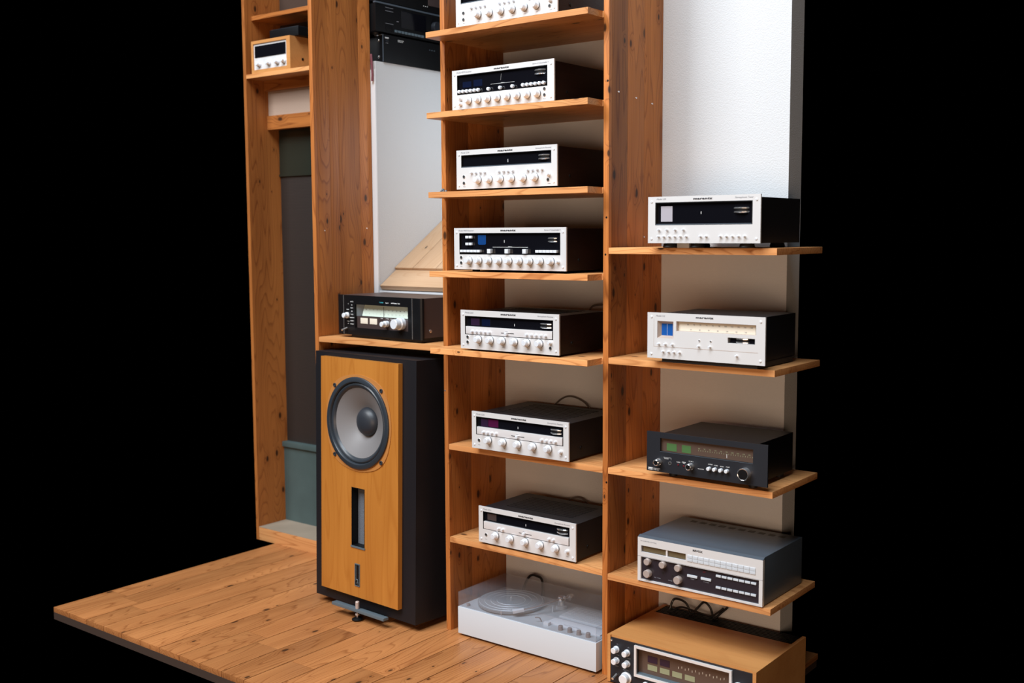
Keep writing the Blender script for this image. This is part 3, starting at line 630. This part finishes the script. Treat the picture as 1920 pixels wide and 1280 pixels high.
tuner_black()
# ------------------------------------------------------------------ grey receiver with preset keys
def receiver_keys():
    w_, h_ = 0.445, 0.147; f = 0.003
    t = thing('digital_receiver', 'grey receiver with white preset keys over dark panel, fourth right-hand shelf', 'receiver', (0.8500, -0.004, TOP['r4']))
    L_ = (0.012, w_-0.012, f+0.006, f+0.082); Dp = (0.013, 0.179, f+0.098, f+0.120)
    part('faceplate', plate(w_, h_, 0, 0.012, [L_, Dp], z0=f), 'silver', t)
    part('lower_panel', box(L_[0]-0.001, L_[1]+0.001, 0.006, 0.02, L_[2]-0.001, L_[3]+0.001), 'darkpanel', t)
    part('display_window', box(Dp[0]-0.001, Dp[1]+0.001, 0.007, 0.02, Dp[2]-0.001, Dp[3]+0.001), 'brownplate', t)
    for a, c in ((18, 104), (112, 176)): screen(t, 'display', 'olive', a, c, 100, 118.5, f, 0.0068)
    part('display_divider', box(0.105, 0.111, 0.002, 0.008, Dp[2], Dp[3]), 'bar', t)
    part('split_line', box(0.0, w_, -0.0004, 0.001, f+0.0835, f+0.0845), 'inkgrey', t)
    ky = box(-0.0092, 0.0092, -0.002, 0.002, -0.005, 0.005, 0.0008)
    for i in range(12):
        for j in range(2): part('preset_key', ky, 'white_plastic', t, ((194+i*19.8)*mm, 0, f+(103+j*10.8)*mm))
    kr_ = lathe([(0.0112, 0.004), (0.0112, -0.010), (0.0100, -0.012), (0, -0.012)], seg=28); kl = lathe([(0.0128, 0.004), (0.0128, -0.012), (0.0115, -0.014), (0, -0.014)], seg=28)
    for x in (38, 95, 152): part('control_knob', kr_, 'tan_knob', t, (x*mm, 0.003, f+69*mm))
    for x in (39, 152): part('control_knob', kl, 'tan_knob', t, (x*mm, 0.003, f+29.5*mm))
    wb_ = box(-0.018, 0.018, -0.004, 0, -0.004, 0.004, 0.0008); sb = box(-0.0085, 0.0085, -0.004, 0, -0.0035, 0.0035, 0.0006)
    for x in (201, 250): part('wide_button', wb_, 'white_plastic', t, (x*mm, 0.0065, f+49.5*mm))
    for i in range(7):
        for z in (68, 31): part('small_button', sb, 'white_plastic', t, ((293.5+i*20)*mm, 0.0065, f+z*mm))
    for x, z in ((93, 39), (128, 36)): part('socket_hole', lathe([(0.0032, 0), (0, 0)], seg=14), 'hole', t, (x*mm, 0.0058, f+z*mm))
    letter(t, 'REVOX', 0.221, f+0.1335, 0.0085, 'ink', bold=0.0004, align='CENTER', wide=1.25)
    letter(t, 'FM COMPUTER CONTROL', 0.010, f+0.134, 0.0052, 'inkgrey')
    letter(t, 'LED', 0.243, f+0.069, 0.006, 'red', y=0.0058, align='CENTER')
    for x, s in ((72, 'BASS   TREBLE'), (120, 'PHONES'), (201, 'MONO'), (250, 'LOUDNESS')): letter(t, s, x*mm, f+(18 if x < 150 else 38)*mm, 0.0040, 'inkgrey', y=0.0058, align='CENTER')
    part('top_bevel', prism([(0.0, f+h_), (0.012, f+h_), (0.016, f+h_+0.006), (0.012, f+h_+0.006)], 'X', 0.0, w_), 'gunmetal', t)
    part('case', box(0.002, w_-0.002, 0.0125, 0.30, f, f+h_+0.0055, 0.0015), 'gunmetal', t)
    bm = bmesh.new()
    for i in range(10): bbox(bm, 0.055+i*0.036, 0.055+i*0.036+0.022, 0.252, 0.272, f+h_+0.0050, f+h_+0.0060)
    part('vent_slots', tomesh(bm), 'hole', t)
    for x, y in ((0.04, 0.04), (w_-0.04, 0.04), (0.04, 0.26), (w_-0.04, 0.26)):
        q = part('foot', FT, 'foot', t, (x, y, 0)); q.scale = (1, 1, f+0.0008)
receiver_keys()
# ------------------------------------------------------------------ wooden cased receiver on the floor
def receiver_wood():
    w_, h_ = 0.54, 0.166
    t = thing('wood_case_receiver', 'large receiver in veneered wooden case on the floor at lower right', 'receiver', (0.7585, -0.045, 0.0))
    part('wood_case', merge([box(0, 0.012, 0.0, 0.375, 0.004, h_), box(w_-0.012, w_, 0.0, 0.375, 0.004, h_), box(0.012, w_-0.012, 0.006, 0.285, h_-0.012, h_), box(0.012, w_-0.012, 0.02, 0.375, 0.004, 0.016)]), 'teak_x', t)
    bm = bmesh.new()
    for i in range(7): bbox(bm, 0.012, w_-0.012, 0.288+i*0.0125, 0.2945+i*0.0125, h_-0.012, h_-0.003)
    part('rear_grille', tomesh(bm), 'black', t)
    part('rear_box', box(0.0125, w_-0.0125, 0.30, 0.372, 0.016, h_-0.014), 'black', t)
    F = (0.108, 0.46, 0.048, h_-0.0130)
    part('faceplate', plate(w_-0.026, h_-0.013, 0.001, 0.008, [(F[0]+0.008, F[1]-0.008, F[2]+0.008, F[3]-0.008)], x0=0.013, z0=0.005), 'nad', t)
    part('dial_frame', plate(F[1]-F[0], F[3]-F[2], -0.006, 0.001, [(F[0]+0.008, F[1]-0.008, F[2]+0.008, F[3]-0.008)], x0=F[0], z0=F[2]), 'silver', t)
    part('dial_panel', box(F[0], F[1], 0.016, 0.022, F[2], F[3]), 'dialbrown', t)
    part('dial_ledge', box(F[0]+0.008, F[1]-0.008, 0.002, 0.016, F[2]+0.008, F[2]+0.011), 'bluegrey', t)
    for i in range(4): part('meter', box(0.148+i*0.046, 0.184+i*0.046, 0.0150, 0.017, 0.074, 0.092), 'meter_dim', t)
    for i in range(2): part('meter', box(0.148+i*0.046, 0.184+i*0.046, 0.0150, 0.017, 0.100, 0.122), 'violet', t)
    for i in range(14): part('dial_tick', box(-0.0007, 0.0007, -0.0003, 0.0003, -0.0035, 0.0035), 'dial_cream', t, (0.262+i*0.0125, 0.0156, 0.108+0.004*(i % 2)))
    k1 = lathe([(0.0115, 0), (0.0115, -0.004), (0.0100, -0.006), (0.0098, -0.021), (0.0085, -0.0225), (0, -0.0225)], seg=28); k2 = lathe([(0.020, 0), (0.020, -0.005), (0.0165, -0.007), (0.0160, -0.024), (0.0145, -0.0255), (0, -0.0255)], seg=32)
    for x, z in ((36, 121.5), (78, 119), (37, 83.5), (79, 82)): part('control_knob', k1, 'knob', t, (x*mm, 0.001, z*mm))
    for x, z in ((76, 33), (482, 100)): part('large_knob', k2, 'knob', t, (x*mm, 0.001, z*mm))
    part('lever_switch', lathe([(0.0045, 0), (0.0035, -0.022), (0.0045, -0.026), (0, -0.027)], seg=14), 'chrome', t, (0.036, 0.001, 0.034), rot=(0.25, 0, 0))
    for i in range(7): part('control_knob', k1, 'knob', t, ((150+i*48)*mm, 0.001, 0.026))
    part('corner_stud', SCW, 'chrome', t, (0.0165, 0.001, h_-0.0175))
    for x, z, s in ((40, 138, 'FM'), (82, 136, 'AM'), (42, 101, 'BASS'), (84, 99, 'TREBLE'), (38, 62, 'MODE'), (74, 56, 'FUNCTION')): letter(t, s, x*mm, z*mm, 0.0045, 'inkgrey', y=0.0008, align='CENTER')
    for x, y in ((0.05, 0.05), (w_-0.05, 0.05), (0.05, 0.33), (w_-0.05, 0.33)):
        q = part('foot', FT, 'foot', t, (x, y, 0)); q.scale = (1, 1, 0.0045)
    part('power_cord', tube([(0.05, 0.33, 0.17), (0.06, 0.345, 0.205), (0.10, 0.35, 0.20), (0.13, 0.345, 0.17), (0.15, 0.35, 0.19), (0.175, 0.352, 0.215), (0.20, 0.35, 0.20), (0.215, 0.35, 0.168), (0.245, 0.352, 0.195), (0.265, 0.352, 0.215)], 0.0042), 'cableblack', t)
    part('aerial_cord', tube([(0.06, 0.34, 0.168), (0.09, 0.345, 0.182), (0.14, 0.345, 0.178), (0.20, 0.345, 0.172), (0.23, 0.348, 0.19), (0.25, 0.35, 0.21)], 0.0035), 'cableblack', t)
receiver_wood()

# ------------------------------------------------------------------ black tuner on the left bay shelf
def tuner_left():
    foot, w_, h_ = 0.0125, 0.470, 0.160
    t = thing('rack_tuner', 'black tuner with pale glowing dial above the loudspeaker', 'tuner', (-0.615, 0.055, TOP['left']), rotz=math.radians(-3.8))
    Wn = (0.097, 0.410, foot+0.029, foot+0.124)
    part('faceplate', plate(w_, h_, 0, 0.008, [Wn], z0=foot), 'black', t)
    part('lower_dial', box(Wn[0]-0.001, Wn[1]+0.001, 0.010, 0.013, Wn[2]-0.001, foot+0.0765), 'brownplate', t)
    bm = bmesh.new()
    vs = [bm.verts.new(v) for v in ((0.115, 0.022, foot+0.077), (0.411, 0.022, foot+0.077), (0.411, 0.032, foot+0.125), (0.122, 0.032, foot+0.125))]; bm.faces.new(vs)
    g = bmesh.ops.extrude_face_region(bm, geom=bm.faces[:]); bmesh.ops.translate(bm, verts=[v for v in g['geom'] if isinstance(v, bmesh.types.BMVert)], vec=(0, 0.003, 0))
    part('dial_scale', tomesh(bm), 'dial_green', t)
    part('dial_reveal', prism([(Wn[0]-0.001, 0.008), (Wn[0]-0.001, 0.034), (0.120, 0.034)], 'Z', foot+0.076, foot+0.125), 'bluegrey', t)
    for i in range(12):
        letter(t, str(88+2*i if i < 11 else 110), (136+i*22.5)*mm, foot+0.102, 0.0052, 'inkgrey', y=0.0262, align='CENTER'); letter(t, str(5+i), (136+i*22.5)*mm, foot+0.087, 0.0045, 'inkgrey', y=0.0228, align='CENTER')
    part('dial_pointer', box(-0.0006, 0.0006, -0.0005, 0.0005, -0.020, 0.020), 'ink', t, (0.247, 0.021, foot+0.098))
    for a, c in ((120, 164), (176, 220)): part('meter', box(a*mm, c*mm, 0.0085, 0.0102, foot+0.047, foot+0.070, 0.0006), 'dial_cream', t)
    kb = lathe([(0.0125, 0.010), (0.0125, -0.006), (0.0105, -0.008), (0.0100, -0.022), (0.0088, -0.0235), (0, -0.0235)], seg=28); kt = lathe([(0.0235, 0.010), (0.0235, -0.008), (0.0205, -0.011), (0.0195, -0.034), (0.0178, -0.036), (0, -0.036)], seg=40)
    part('control_knob', kb, 'knob', t, (0.280, 0, foot+0.053)); part('tuning_knob', kt, 'knob', t, (0.365, 0, foot+0.058))
    part('control_knob', kb, 'knob', t, (0.050, 0, foot+0.078))
    part('lever_switch', lathe([(0.004, 0), (0.0035, -0.020), (0.0045, -0.026), (0, -0.027)], seg=14), 'chrome', t, (0.046, 0, foot+0.026), rot=(0.3, 0, -0.2))
    for x in (0.0265, 0.4345): part('trim_strip', box(x-0.0013, x+0.0013, -0.0012, 0.001, foot+0.001, foot+h_-0.001), 'chrome', t)
    for i, z in enumerate((132, 118, 106, 93, 80, 67, 54, 41)): letter(t, ('AUTO', 'FM', 'MUTE', 'AM', 'WIDE', 'NARROW', 'STEREO', 'MONO')[i], 0.078, foot+z*mm, 0.0062, 'paint_white', align='CENTER')
    letter(t, '+', 0.056, foot+0.122, 0.008, 'paint_white', align='CENTER'); letter(t, 'TUNING', 0.052, foot+0.100, 0.0042, 'paint_white', align='CENTER'); letter(t, 'POWER', 0.054, foot+0.052, 0.0042, 'paint_white', align='CENTER'); letter(t, 'ON', 0.054, foot+0.043, 0.0042, 'paint_white', align='CENTER')
    letter(t, 'TU-9900', 0.245, foot+0.134, 0.0068, 'cyan_ink', bold=0.0002); letter(t, 'Sansui', 0.282, foot+0.134, 0.0072, 'paint_white'); letter(t, 'AM/FM Stereo Tuner', 0.314, foot+0.134, 0.0060, 'paint_white', bold=0.0002)
    for x, s in ((247, 'TUNED'), (281, 'FM   Mono'), (305, 'Stereo')): letter(t, s, x*mm, foot+0.0715, 0.0042, 'paint_white', y=0.0098, align='CENTER')
    part('corner_post', prism([(w_, 0.0), (w_+0.008, 0.001), (w_+0.014, 0.006), (w_+0.016, 0.014), (w_+0.004, 0.02), (w_, 0.02)], 'Z', foot, foot+h_), 'black', t)
    part('corner_post', prism([(0, 0.02), (-0.004, 0.02), (-0.014, 0.012), (-0.012, 0.004), (-0.006, 0.0005), (0, 0.0)], 'Z', foot, foot+h_), 'black', t)
    part('case', hollow(0.002, w_+0.010, 0.0125, 0.045, 0.245, foot+0.006, foot+h_-0.0008, [(Wn[0]-0.004, Wn[1]+0.004, Wn[2]-0.004, Wn[3]+0.004)]), 'brownplate', t)
    part('case_screw', CSC, 'chrome', t, (w_+0.010, 0.052, foot+0.032))
    part('base_plate', box(0.06, w_+0.002, 0.012, 0.235, 0.003, foot+0.0065), 'foot', t)
    for x, y in ((0.09, 0.04), (w_-0.03, 0.04), (0.09, 0.21), (w_-0.03, 0.21)):
        q = part('foot', FT, 'foot', t, (x, y, 0)); q.scale = (1, 1, foot)
tuner_left()

# ------------------------------------------------------------------ loudspeaker
def loudspeaker():
    t = thing('loudspeaker', 'tall black floor-standing loudspeaker with amber wood baffle and one large grey cone', 'loudspeaker', (-0.652, -0.0723, 0.0), rotz=math.radians(-3.25), rotx=math.radians(-1.4))
    B = 0.030; w_, h_ = 0.588, 1.006; cx, cz, R = 0.286, 0.772, 0.170
    slot = (0.246, 0.324, 0.281, 0.515); pf = -0.022
    part('cabinet', merge([plate(w_, h_, 0.0, 0.12, [slot], [(cx, cz, R)], z0=B), box(0, w_, 0.12, 0.385, B, B+h_)]), 'speaker_black', t)
    part('front_panel', plate(0.454, 0.942, pf, -0.0004, [slot], [(cx, cz, R)], x0=0.060, z0=0.078), 'veneer', t)
    n = 96; pts = []
    for k in range(n):
        a = 2*math.pi*k/n; pts.append((cx+(0.1905+0.013*abs(math.sin(2*a))**3)*math.cos(a), cz+(0.1905+0.013*abs(math.sin(2*a))**3)*math.sin(a)))
    bm = bmesh.new(); o_, i_, o2, i2 = [], [], [], []
    for k in range(n):
        a = 2*math.pi*k/n
        o_.append(bm.verts.new((pts[k][0], pf-0.0025, pts[k][1]))); i_.append(bm.verts.new((cx+0.168*math.cos(a), pf-0.0025, cz+0.168*math.sin(a))))
        o2.append(bm.verts.new((pts[k][0], pf, pts[k][1]))); i2.append(bm.verts.new((cx+0.168*math.cos(a), pf, cz+0.168*math.sin(a))))
    for k in range(n):
        l = (k+1) % n
        bm.faces.new((o_[k], o_[l], i_[l], i_[k])); bm.faces.new((o_[k], o2[k], o2[l], o_[l])); bm.faces.new((i_[k], i_[l], i2[l], i2[k])); bm.faces.new((o2[k], i2[k], i2[l], o2[l]))
    dr = part('driver_flange', tomesh(bm), 'flange', t)
    part('driver_ring', lathe([(0.181, pf-0.0025), (0.181, pf-0.008), (0.178, pf-0.010), (0.163, pf-0.010), (0.160, pf-0.006), (0.158, pf+0.004), (0.170, pf+0.004)], seg=72), 'speaker_ring', t, (cx, 0, cz))
    part('surround', lathe([(0.161, pf+0.002), (0.157, pf-0.002), (0.152, pf-0.0045), (0.147, pf-0.0035), (0.142, pf+0.001), (0.139, pf+0.006), (0.134, pf+0.009)], seg=72), 'speaker_ring', t, (cx, 0, cz))
    part('cone', lathe([(0.1385, pf+0.005), (0.120, pf+0.014), (0.095, pf+0.027), (0.070, pf+0.042), (0.050, pf+0.056), (0.02, pf+0.07), (0, pf+0.07)], seg=72), 'cone', t, (cx, 0, cz))
    part('dust_cap', lathe([(0.0575, pf+0.050), (0.0565, pf+0.045), (0.050, pf+0.034), (0.038, pf+0.026), (0.020, pf+0.0215), (0, pf+0.020)], seg=48), 'cap', t, (cx, 0, cz))
    sm = lathe([(0.0082, 0), (0.0082, -0.0035), (0.0052, -0.0040), (0.0048, -0.0015), (0, -0.0015)], seg=20)
    for sx in (-1, 1):
        for sz in (-1, 1): part('mounting_screw', sm, 'speaker_ring', t, (cx+sx*0.1365, pf-0.0025, cz+sz*0.1385))
    part('port_liner', plate(slot[1]-slot[0], slot[3]-slot[2], pf-0.0004, 0.118, [(slot[0]+0.0025, slot[1]-0.0025, slot[2]+0.0025, slot[3]-0.0025)], x0=slot[0], z0=slot[2]), 'black', t)
    part('port_foam', box(slot[0]+0.003, slot[1]-0.003, 0.010, 0.117, slot[2]+0.003, slot[3]-0.003), 'foam', t)
    part('port_sill', box(slot[0]-0.002, slot[1]+0.003, pf-0.003, 0.04, slot[2]-0.006, slot[2]+0.001), 'bluegrey', t)
    bd = part('badge', plate(0.029, 0.090, pf-0.003, pf-0.0002, [(0.2705, 0.2935, 0.126, 0.209)], x0=0.2675, z0=0.1225), 'bluegrey', t)
    part('badge_field', box(0.270, 0.294, pf-0.0015, pf-0.0002, 0.125, 0.210), 'black', t)
    part('emblem', merge([box(0.2745, 0.2765, pf-0.0028, pf-0.0010, 0.145, 0.205), tube([(0.2755, pf-0.002, 0.146), (0.278, pf-0.002, 0.150), (0.283, pf-0.002, 0.149), (0.285, pf-0.002, 0.143), (0.281, pf-0.002, 0.139), (0.278, pf-0.002, 0.132)], 0.0013, 6), tube([(0.284, pf-0.002, 0.142), (0.2865, pf-0.002, 0.135), (0.286, pf-0.002, 0.130)], 0.0013, 6)]), 'bluegrey', t)
    part('foot_bar', box(0.170, 0.475, -0.060, -0.034, 0.034, 0.045, 0.001), 'bluegrey', t)
    part('bar_arm', box(0.225, 0.42, -0.034, 0.10, 0.024, 0.032), 'black', t)
    part('levelling_pin', lathe([(0, 0.006), (0.003, 0.006), (0.003, 0.020), (0.008, 0.0205), (0.008, 0.026), (0.003, 0.0265), (0.003, 0.046), (0.0078, 0.046), (0.0078, 0.073), (0.006, 0.075), (0, 0.075)], 'Z', 20), 'tan_knob', t, (0.313, -0.050, 0))
    part('levelling_disc', lathe([(0, 0.002), (0.021, 0.002), (0.022, 0.005), (0.016, 0.009), (0.004, 0.012), (0, 0.012)], 'Z', 28), 'black', t, (0.313, -0.050, 0))
    for x in (0.06, 0.53): part('rear_foot', FT, 'foot', t, (x, 0.34, -0.006)).scale = (1, 1, 0.037)
loudspeaker()

# ------------------------------------------------------------------ turntable
def turntable():
    t = thing('turntable', 'white record player with clear smoky lid on the floor of the middle bay', 'turntable', (0.075, -0.020, 0.0))
    w_, dp, zb, zt = 0.622, 0.285, 0.009, 0.1115
    part('plinth', box(0, w_, 0, dp, zb, zt, 0.0022), 'white_plastic', t)
    part('deck_plate', box(0.006, w_-0.006, 0.006, dp-0.006, zt-0.001, zt+0.0015), 'deck', t)
    for x, y in ((0.03, 0.025), (w_-0.03, 0.025), (0.03, dp-0.03), (w_-0.03, dp-0.03)):
        q = part('foot', FT, 'foot', t, (x, y, 0)); q.scale = (0.9, 0.9, zb+0.0008)
    z = zt+0.0015; cx, cy = 0.150, 0.134
    part('platter', lathe([(0, 0), (0.118, 0), (0.118, 0.004), (0.1255, 0.006), (0.1265, 0.014), (0.1235, 0.016), (0, 0.016)], 'Z', 72), 'platter', t, (cx, cy, z))
    bm_r = []
    for r in (0.118, 0.098, 0.075, 0.052): bm_r.append(lathe([(r, 0.0158), (r+0.0015, 0.0172), (r+0.003, 0.0158)], 'Z', 64))
    part('mat_ribs', merge(bm_r), 'deck', t, (cx, cy, z))
    part('spindle', lathe([(0.0028, 0.016), (0.0028, 0.028), (0.001, 0.030), (0, 0.030)], 'Z', 14), 'chrome', t, (cx, cy, z))
    pv = (0.325, 0.215)
    part('tonearm_base', lathe([(0, 0), (0.021, 0), (0.021, 0.010), (0.014, 0.012), (0.012, 0.030), (0, 0.031)], 'Z', 28), 'deck', t, (*pv, z))
    part('tonearm_gimbal', lathe([(0.010, -0.008), (0.014, -0.008), (0.014, 0.008), (0.010, 0.008)], 'X', 24, closed=True), 'chrome', t, (pv[0], pv[1], z+0.034))
    part('tonearm', tube([(pv[0]+0.010, pv[1]+0.028, z+0.034), (pv[0], pv[1], z+0.034), (0.313, 0.150, z+0.033), (0.292, 0.090, z+0.029), (0.266, 0.058, z+0.024)], 0.0038, 10), 'chrome', t)
    part('counterweight', lathe([(0, -0.010), (0.012, -0.010), (0.012, 0.010), (0, 0.010)], 'Y', 24), 'chrome', t, (pv[0]+0.013, pv[1]+0.036, z+0.034))
    part('headshell', box(-0.034, 0.008, -0.009, 0.009, -0.004, 0.006, 0.001), 'white_plastic', t, (0.262, 0.053, z+0.023), rot=(0, -0.12, 0.85))
    part('arm_rest', lathe([(0.004, 0), (0.003, 0.020), (0.006, 0.024), (0, 0.026)], 'Z', 14), 'deck', t, (0.325, 0.160, z))
    part('cue_lever', tube([(0.352, 0.052, z+0.002), (0.348, 0.045, z+0.016), (0.336, 0.035, z+0.018)], 0.002, 8), 'greyknob', t)
    kn = lathe([(0.0088, 0), (0.0080, 0.015), (0.0068, 0.0165), (0, 0.0165)], 'Z', 24)
    for x in (0.454, 0.4935, 0.532, 0.571): part('control_knob', kn, 'greyknob', t, (x, 0.027, z))
    part('speed_switch', box(-0.011, 0.011, -0.009, 0.009, 0, 0.011, 0.0015), 'white_plastic', t, (0.386, 0.040, z))
    part('light_panel', box(0.372, 0.600, 0.058, 0.108, z-0.0005, z+0.004, 0.001), 'white_plastic', t)
    bm = bmesh.new()
    for i in range(9): bbox(bm, 0.374, 0.600, 0.132+i*0.0135, 0.142+i*0.0135, z-0.0005, z+0.006)
    part('ribbed_panel', tomesh(bm), 'white_plastic', t)
    part('lid_catch', lathe([(0.007, 0), (0.0065, 0.006), (0.004, 0.009), (0, 0.009)], 'Z', 18), 'greyknob', t, (0.030, 0.026, z))
    for x in (0.036, 0.200): part('guide_pin', lathe([(0.0012, 0), (0.0012, 0.020), (0, 0.020)], 'Z', 8), 'chrome', t, (x, 0.010, z))
    letter_t = text_mesh('volume  bass  treble  balance', 0.006); o = part('lettering', letter_t, 'inkgrey', t, (0.44, 0.066, z+0.0041), rot=(-math.pi/2, 0, 0))
    # lid: five thin acrylic walls
    a = 0.0025; lz0, lz1 = zt+0.0018, 0.1655
    lid = merge([box(0.001, w_-0.001, 0.001, 0.001+a, lz0, lz1), box(0.001, w_-0.001, dp-0.001-a, dp-0.001, lz0, lz1), box(0.001, 0.001+a, 0.001+a, dp-0.001-a, lz0, lz1), box(w_-0.001-a, w_-0.001, 0.001+a, dp-0.001-a, lz0, lz1), box(0.001, w_-0.001, 0.001, dp-0.001, lz1, lz1+a)])
    part('dust_cover', lid, 'acrylic', t, label='clear smoky acrylic dust cover')
    part('signal_cable', tube([(0.065, 0.29, 0.05), (0.068, 0.325, 0.12), (0.088, 0.335, 0.160), (0.118, 0.335, 0.166), (0.150, 0.332, 0.150), (0.163, 0.31, 0.06)], 0.005), 'cableblack', t)
turntable()

# ------------------------------------------------------------------ black components on top of the niche wall (fronts face +X)
def stack():
    z = 2.235; y0 = 0.376
    a = thing('power_amplifier', 'black power amplifier lying on top of the white niche wall', 'amplifier', (-0.655, y0, z), rotz=math.pi/2)
    # local: x along the front, front faces -y (towards +X in the room)
    part('front_panel', box(0, 0.435, 0, 0.006, 0.001, 0.117, 0.0008), 'black', a); part('panel_edge', box(-0.0012, 0.0, -0.0002, 0.004, 0.002, 0.116), 'gunmetal', a)
    part('case', box(0.003, 0.432, 0.006, 0.32, 0.003, 0.113, 0.002), 'black', a)
    letter(a, 'NAD', 0.022, 0.100, 0.009, 'paint_white', align='CENTER', wide=1.2, bold=0.0003); letter(a, 'STEREO POWER', 0.088, 0.100, 0.0052, 'paint_white'); letter(a, 'AMPLIFIER 2200', 0.088, 0.0945, 0.0048, 'paint_white')
    part('power_button', box(0.014, 0.030, -0.002, 0, 0.088, 0.095, 0.0006), 'nad', a); letter(a, 'POWER', 0.022, 0.080, 0.0042, 'inkgrey', align='CENTER')
    for x in (0.29, 0.305, 0.32): part('status_lamp', box(x, x+0.006, -0.001, 0, 0.084, 0.088), 'gunmetal', a)
    sw = lathe([(0.006, 0), (0.006, 0.003), (0.003, 0.004), (0, 0.004)], 'X', 16)
    for zz in (0.024, 0.092): part('side_screw', sw, 'chrome', a, (0.003, 0.03, zz), rot=(0, 0, math.pi))
    for y in (0.01, 0.035): part('edge_clip', box(-0.004, 0.006, y, y+0.014, 0.112, 0.1165), 'chrome', a)
    r = thing('av_receiver', 'black receiver with wide dark display standing on the power amplifier', 'receiver', (-0.655, y0-0.045, z+0.1175), rotz=math.pi/2)
    part('front_panel', box(0, 0.44, 0, 0.010, 0.008, 0.125, 0.0015), 'black', r); part('case', box(0.003, 0.437, 0.010, 0.33, 0.008, 0.123, 0.002), 'black', r)
    part('display_window', box(0.155, 0.315, -0.0015, 0, 0.040, 0.112, 0.0006), 'glass', r); part('top_trim', box(-0.001, 0.441, -0.002, 0.012, 0.124, 0.131, 0.001), 'gunmetal', r)
    for i in range(9): part('preset_key', box(0.115+i*0.021, 0.131+i*0.021, -0.003, 0, 0.016, 0.026, 0.0006), 'bluegrey', r)
    for i, zz in enumerate((0.112, 0.098, 0.046)): part('label_line', box(0.060, 0.108, -0.0006, 0, zz, zz+0.0015), 'inkgrey', r)
    part('volume_knob', lathe([(0.026, 0), (0.025, -0.016), (0.023, -0.018), (0, -0.018)], seg=32), 'nad', r, (0.375, 0, 0.07))
    part('power_button', box(0.062, 0.100, -0.003, 0, 0.018, 0.038, 0.001), 'black', r); part('lamp', box(0.128, 0.140, -0.001, 0, 0.062, 0.064), 'scopegrey', r)
    for x in (0.04, 0.39):
        for y in (0.04, 0.28): q = part('foot', FT, 'foot', r, (x, y, 0)); q.scale = (1, 1, 0.009)
    c = thing('cassette_deck', 'black deck at the very top of the stack beside the left upright', 'tape deck', (-0.655, y0-0.045, z+0.2490), rotz=math.pi/2)
    part('front_panel', box(0, 0.44, 0, 0.008, 0.003, 0.125, 0.0015), 'black', c); part('case', box(0.003, 0.437, 0.008, 0.30, 0.001, 0.123, 0.002), 'black', c)
    part('tape_door', box(0.33, 0.44, -0.003, 0, 0.030, 0.11, 0.001), 'brownplate', c)
    for x in (0.30, 0.312, 0.324): part('lamp', box(x, x+0.003, -0.001, 0, 0.022, 0.025), 'paint_white', c)
    part('display_window', box(0.12, 0.28, -0.001, 0, 0.05, 0.10), 'glass', c)
stack()

# ------------------------------------------------------------------ cupboard seen left of the shelving
def cupboard():
    t = thing('wall_cupboard', 'tall cupboard with woven screen above a weathered green panel at far left', 'cupboard', (-1.56, 0.368, 0.0))
    w_ = 0.50
    part('plinth', box(0, w_, 0, 0.24, 0, 0.0645, 0.002), 'cedar_x', t, label='orange wooden plinth'); part('plinth_top', box(0, w_, 0.001, 0.172, 0.0645, 0.0665), 'dustytop', t, label='dusty step top')
    part('lower_panel', box(0, w_, 0.172, 0.20, 0.0665, 0.445), 'greenpaint', t, label='weathered green panel'); part('ledge', box(0, w_, 0.160, 0.215, 0.445, 0.470, 0.002), 'greenpaint', t)
    part('screen_panel', box(0, w_, 0.195, 0.215, 0.470, 1.79), 'screen', t, label='dark woven screen'); part('upper_rail', box(0, w_, 0.185, 0.215, 1.79, 1.80), 'murk', t)
    part('upper_panel', box(0, w_, 0.19, 0.215, 1.80, 2.21), 'murk', t)
    part('back_panel', box(0, w_, 0.215, 0.24, 0.0665, 2.70), 'subfloor', t)
    part('wood_rail', box(0, w_, 0.12, 0.16, 2.012, 2.079, 0.002), 'cedar_dark_x', t); part('beige_strip', box(0, w_, 0.13, 0.15, 2.079, 2.20), 'beige', t)
    part('apron', box(0, w_, 0.105, 0.15, 2.195, 2.244), 'cedar_dark_x', t)
    part('top_shelf', box(0, w_, 0.0, 0.215, 2.244, 2.263, 0.0015), 'cedar_x', t); part('upper_shelf', box(0, w_, 0.04, 0.215, 2.52, 2.54, 0.0015), 'cedar_dark_x', t)
    part('side_panel', box(-0.02, 0.0, 0.0, 0.24, 0, 2.70), 'cedar_z', t)
    r = thing('table_radio', 'small wooden radio with silver front on the cupboard shelf at upper left', 'radio', (-1.522, 0.372, 2.2635))
    rw, rh, rd = 0.275, 0.150, 0.165
    part('wood_case', plate(rw, rh, 0, rd, [(0.012, rw-0.026, 0.016, rh-0.014)]), 'teak_x', r)
    part('silver_front', box(0.012, rw-0.026, 0.006, 0.02, 0.016, rh-0.014), 'silver', r); part('dial_glass', box(0.02, rw-0.036, 0.004, 0.008, 0.072, rh-0.024), 'glass', r)
    part('back_panel', box(0.011, rw-0.025, rd-0.01, rd-0.002, 0.015, rh-0.013), 'black', r)
    for x in (0.05, 0.12, 0.18, rw-0.05): part('control_knob', KN, 'knob', r, (x, 0.006, 0.042))
    part('case_screw', CSC, 'black', r, (rw, 0.075, 0.050))
    b_ = thing('black_adapter_box', 'flat black box lying on top of the small wooden radio', 'box', (-1.42, 0.40, 2.4137))
    part('housing', box(0, 0.20, 0, 0.13, 0.001, 0.042, 0.003), 'black', b_)
    part('lid', box(0.004, 0.196, 0.004, 0.126, 0.042, 0.045, 0.001), 'nad', b_)
cupboard()
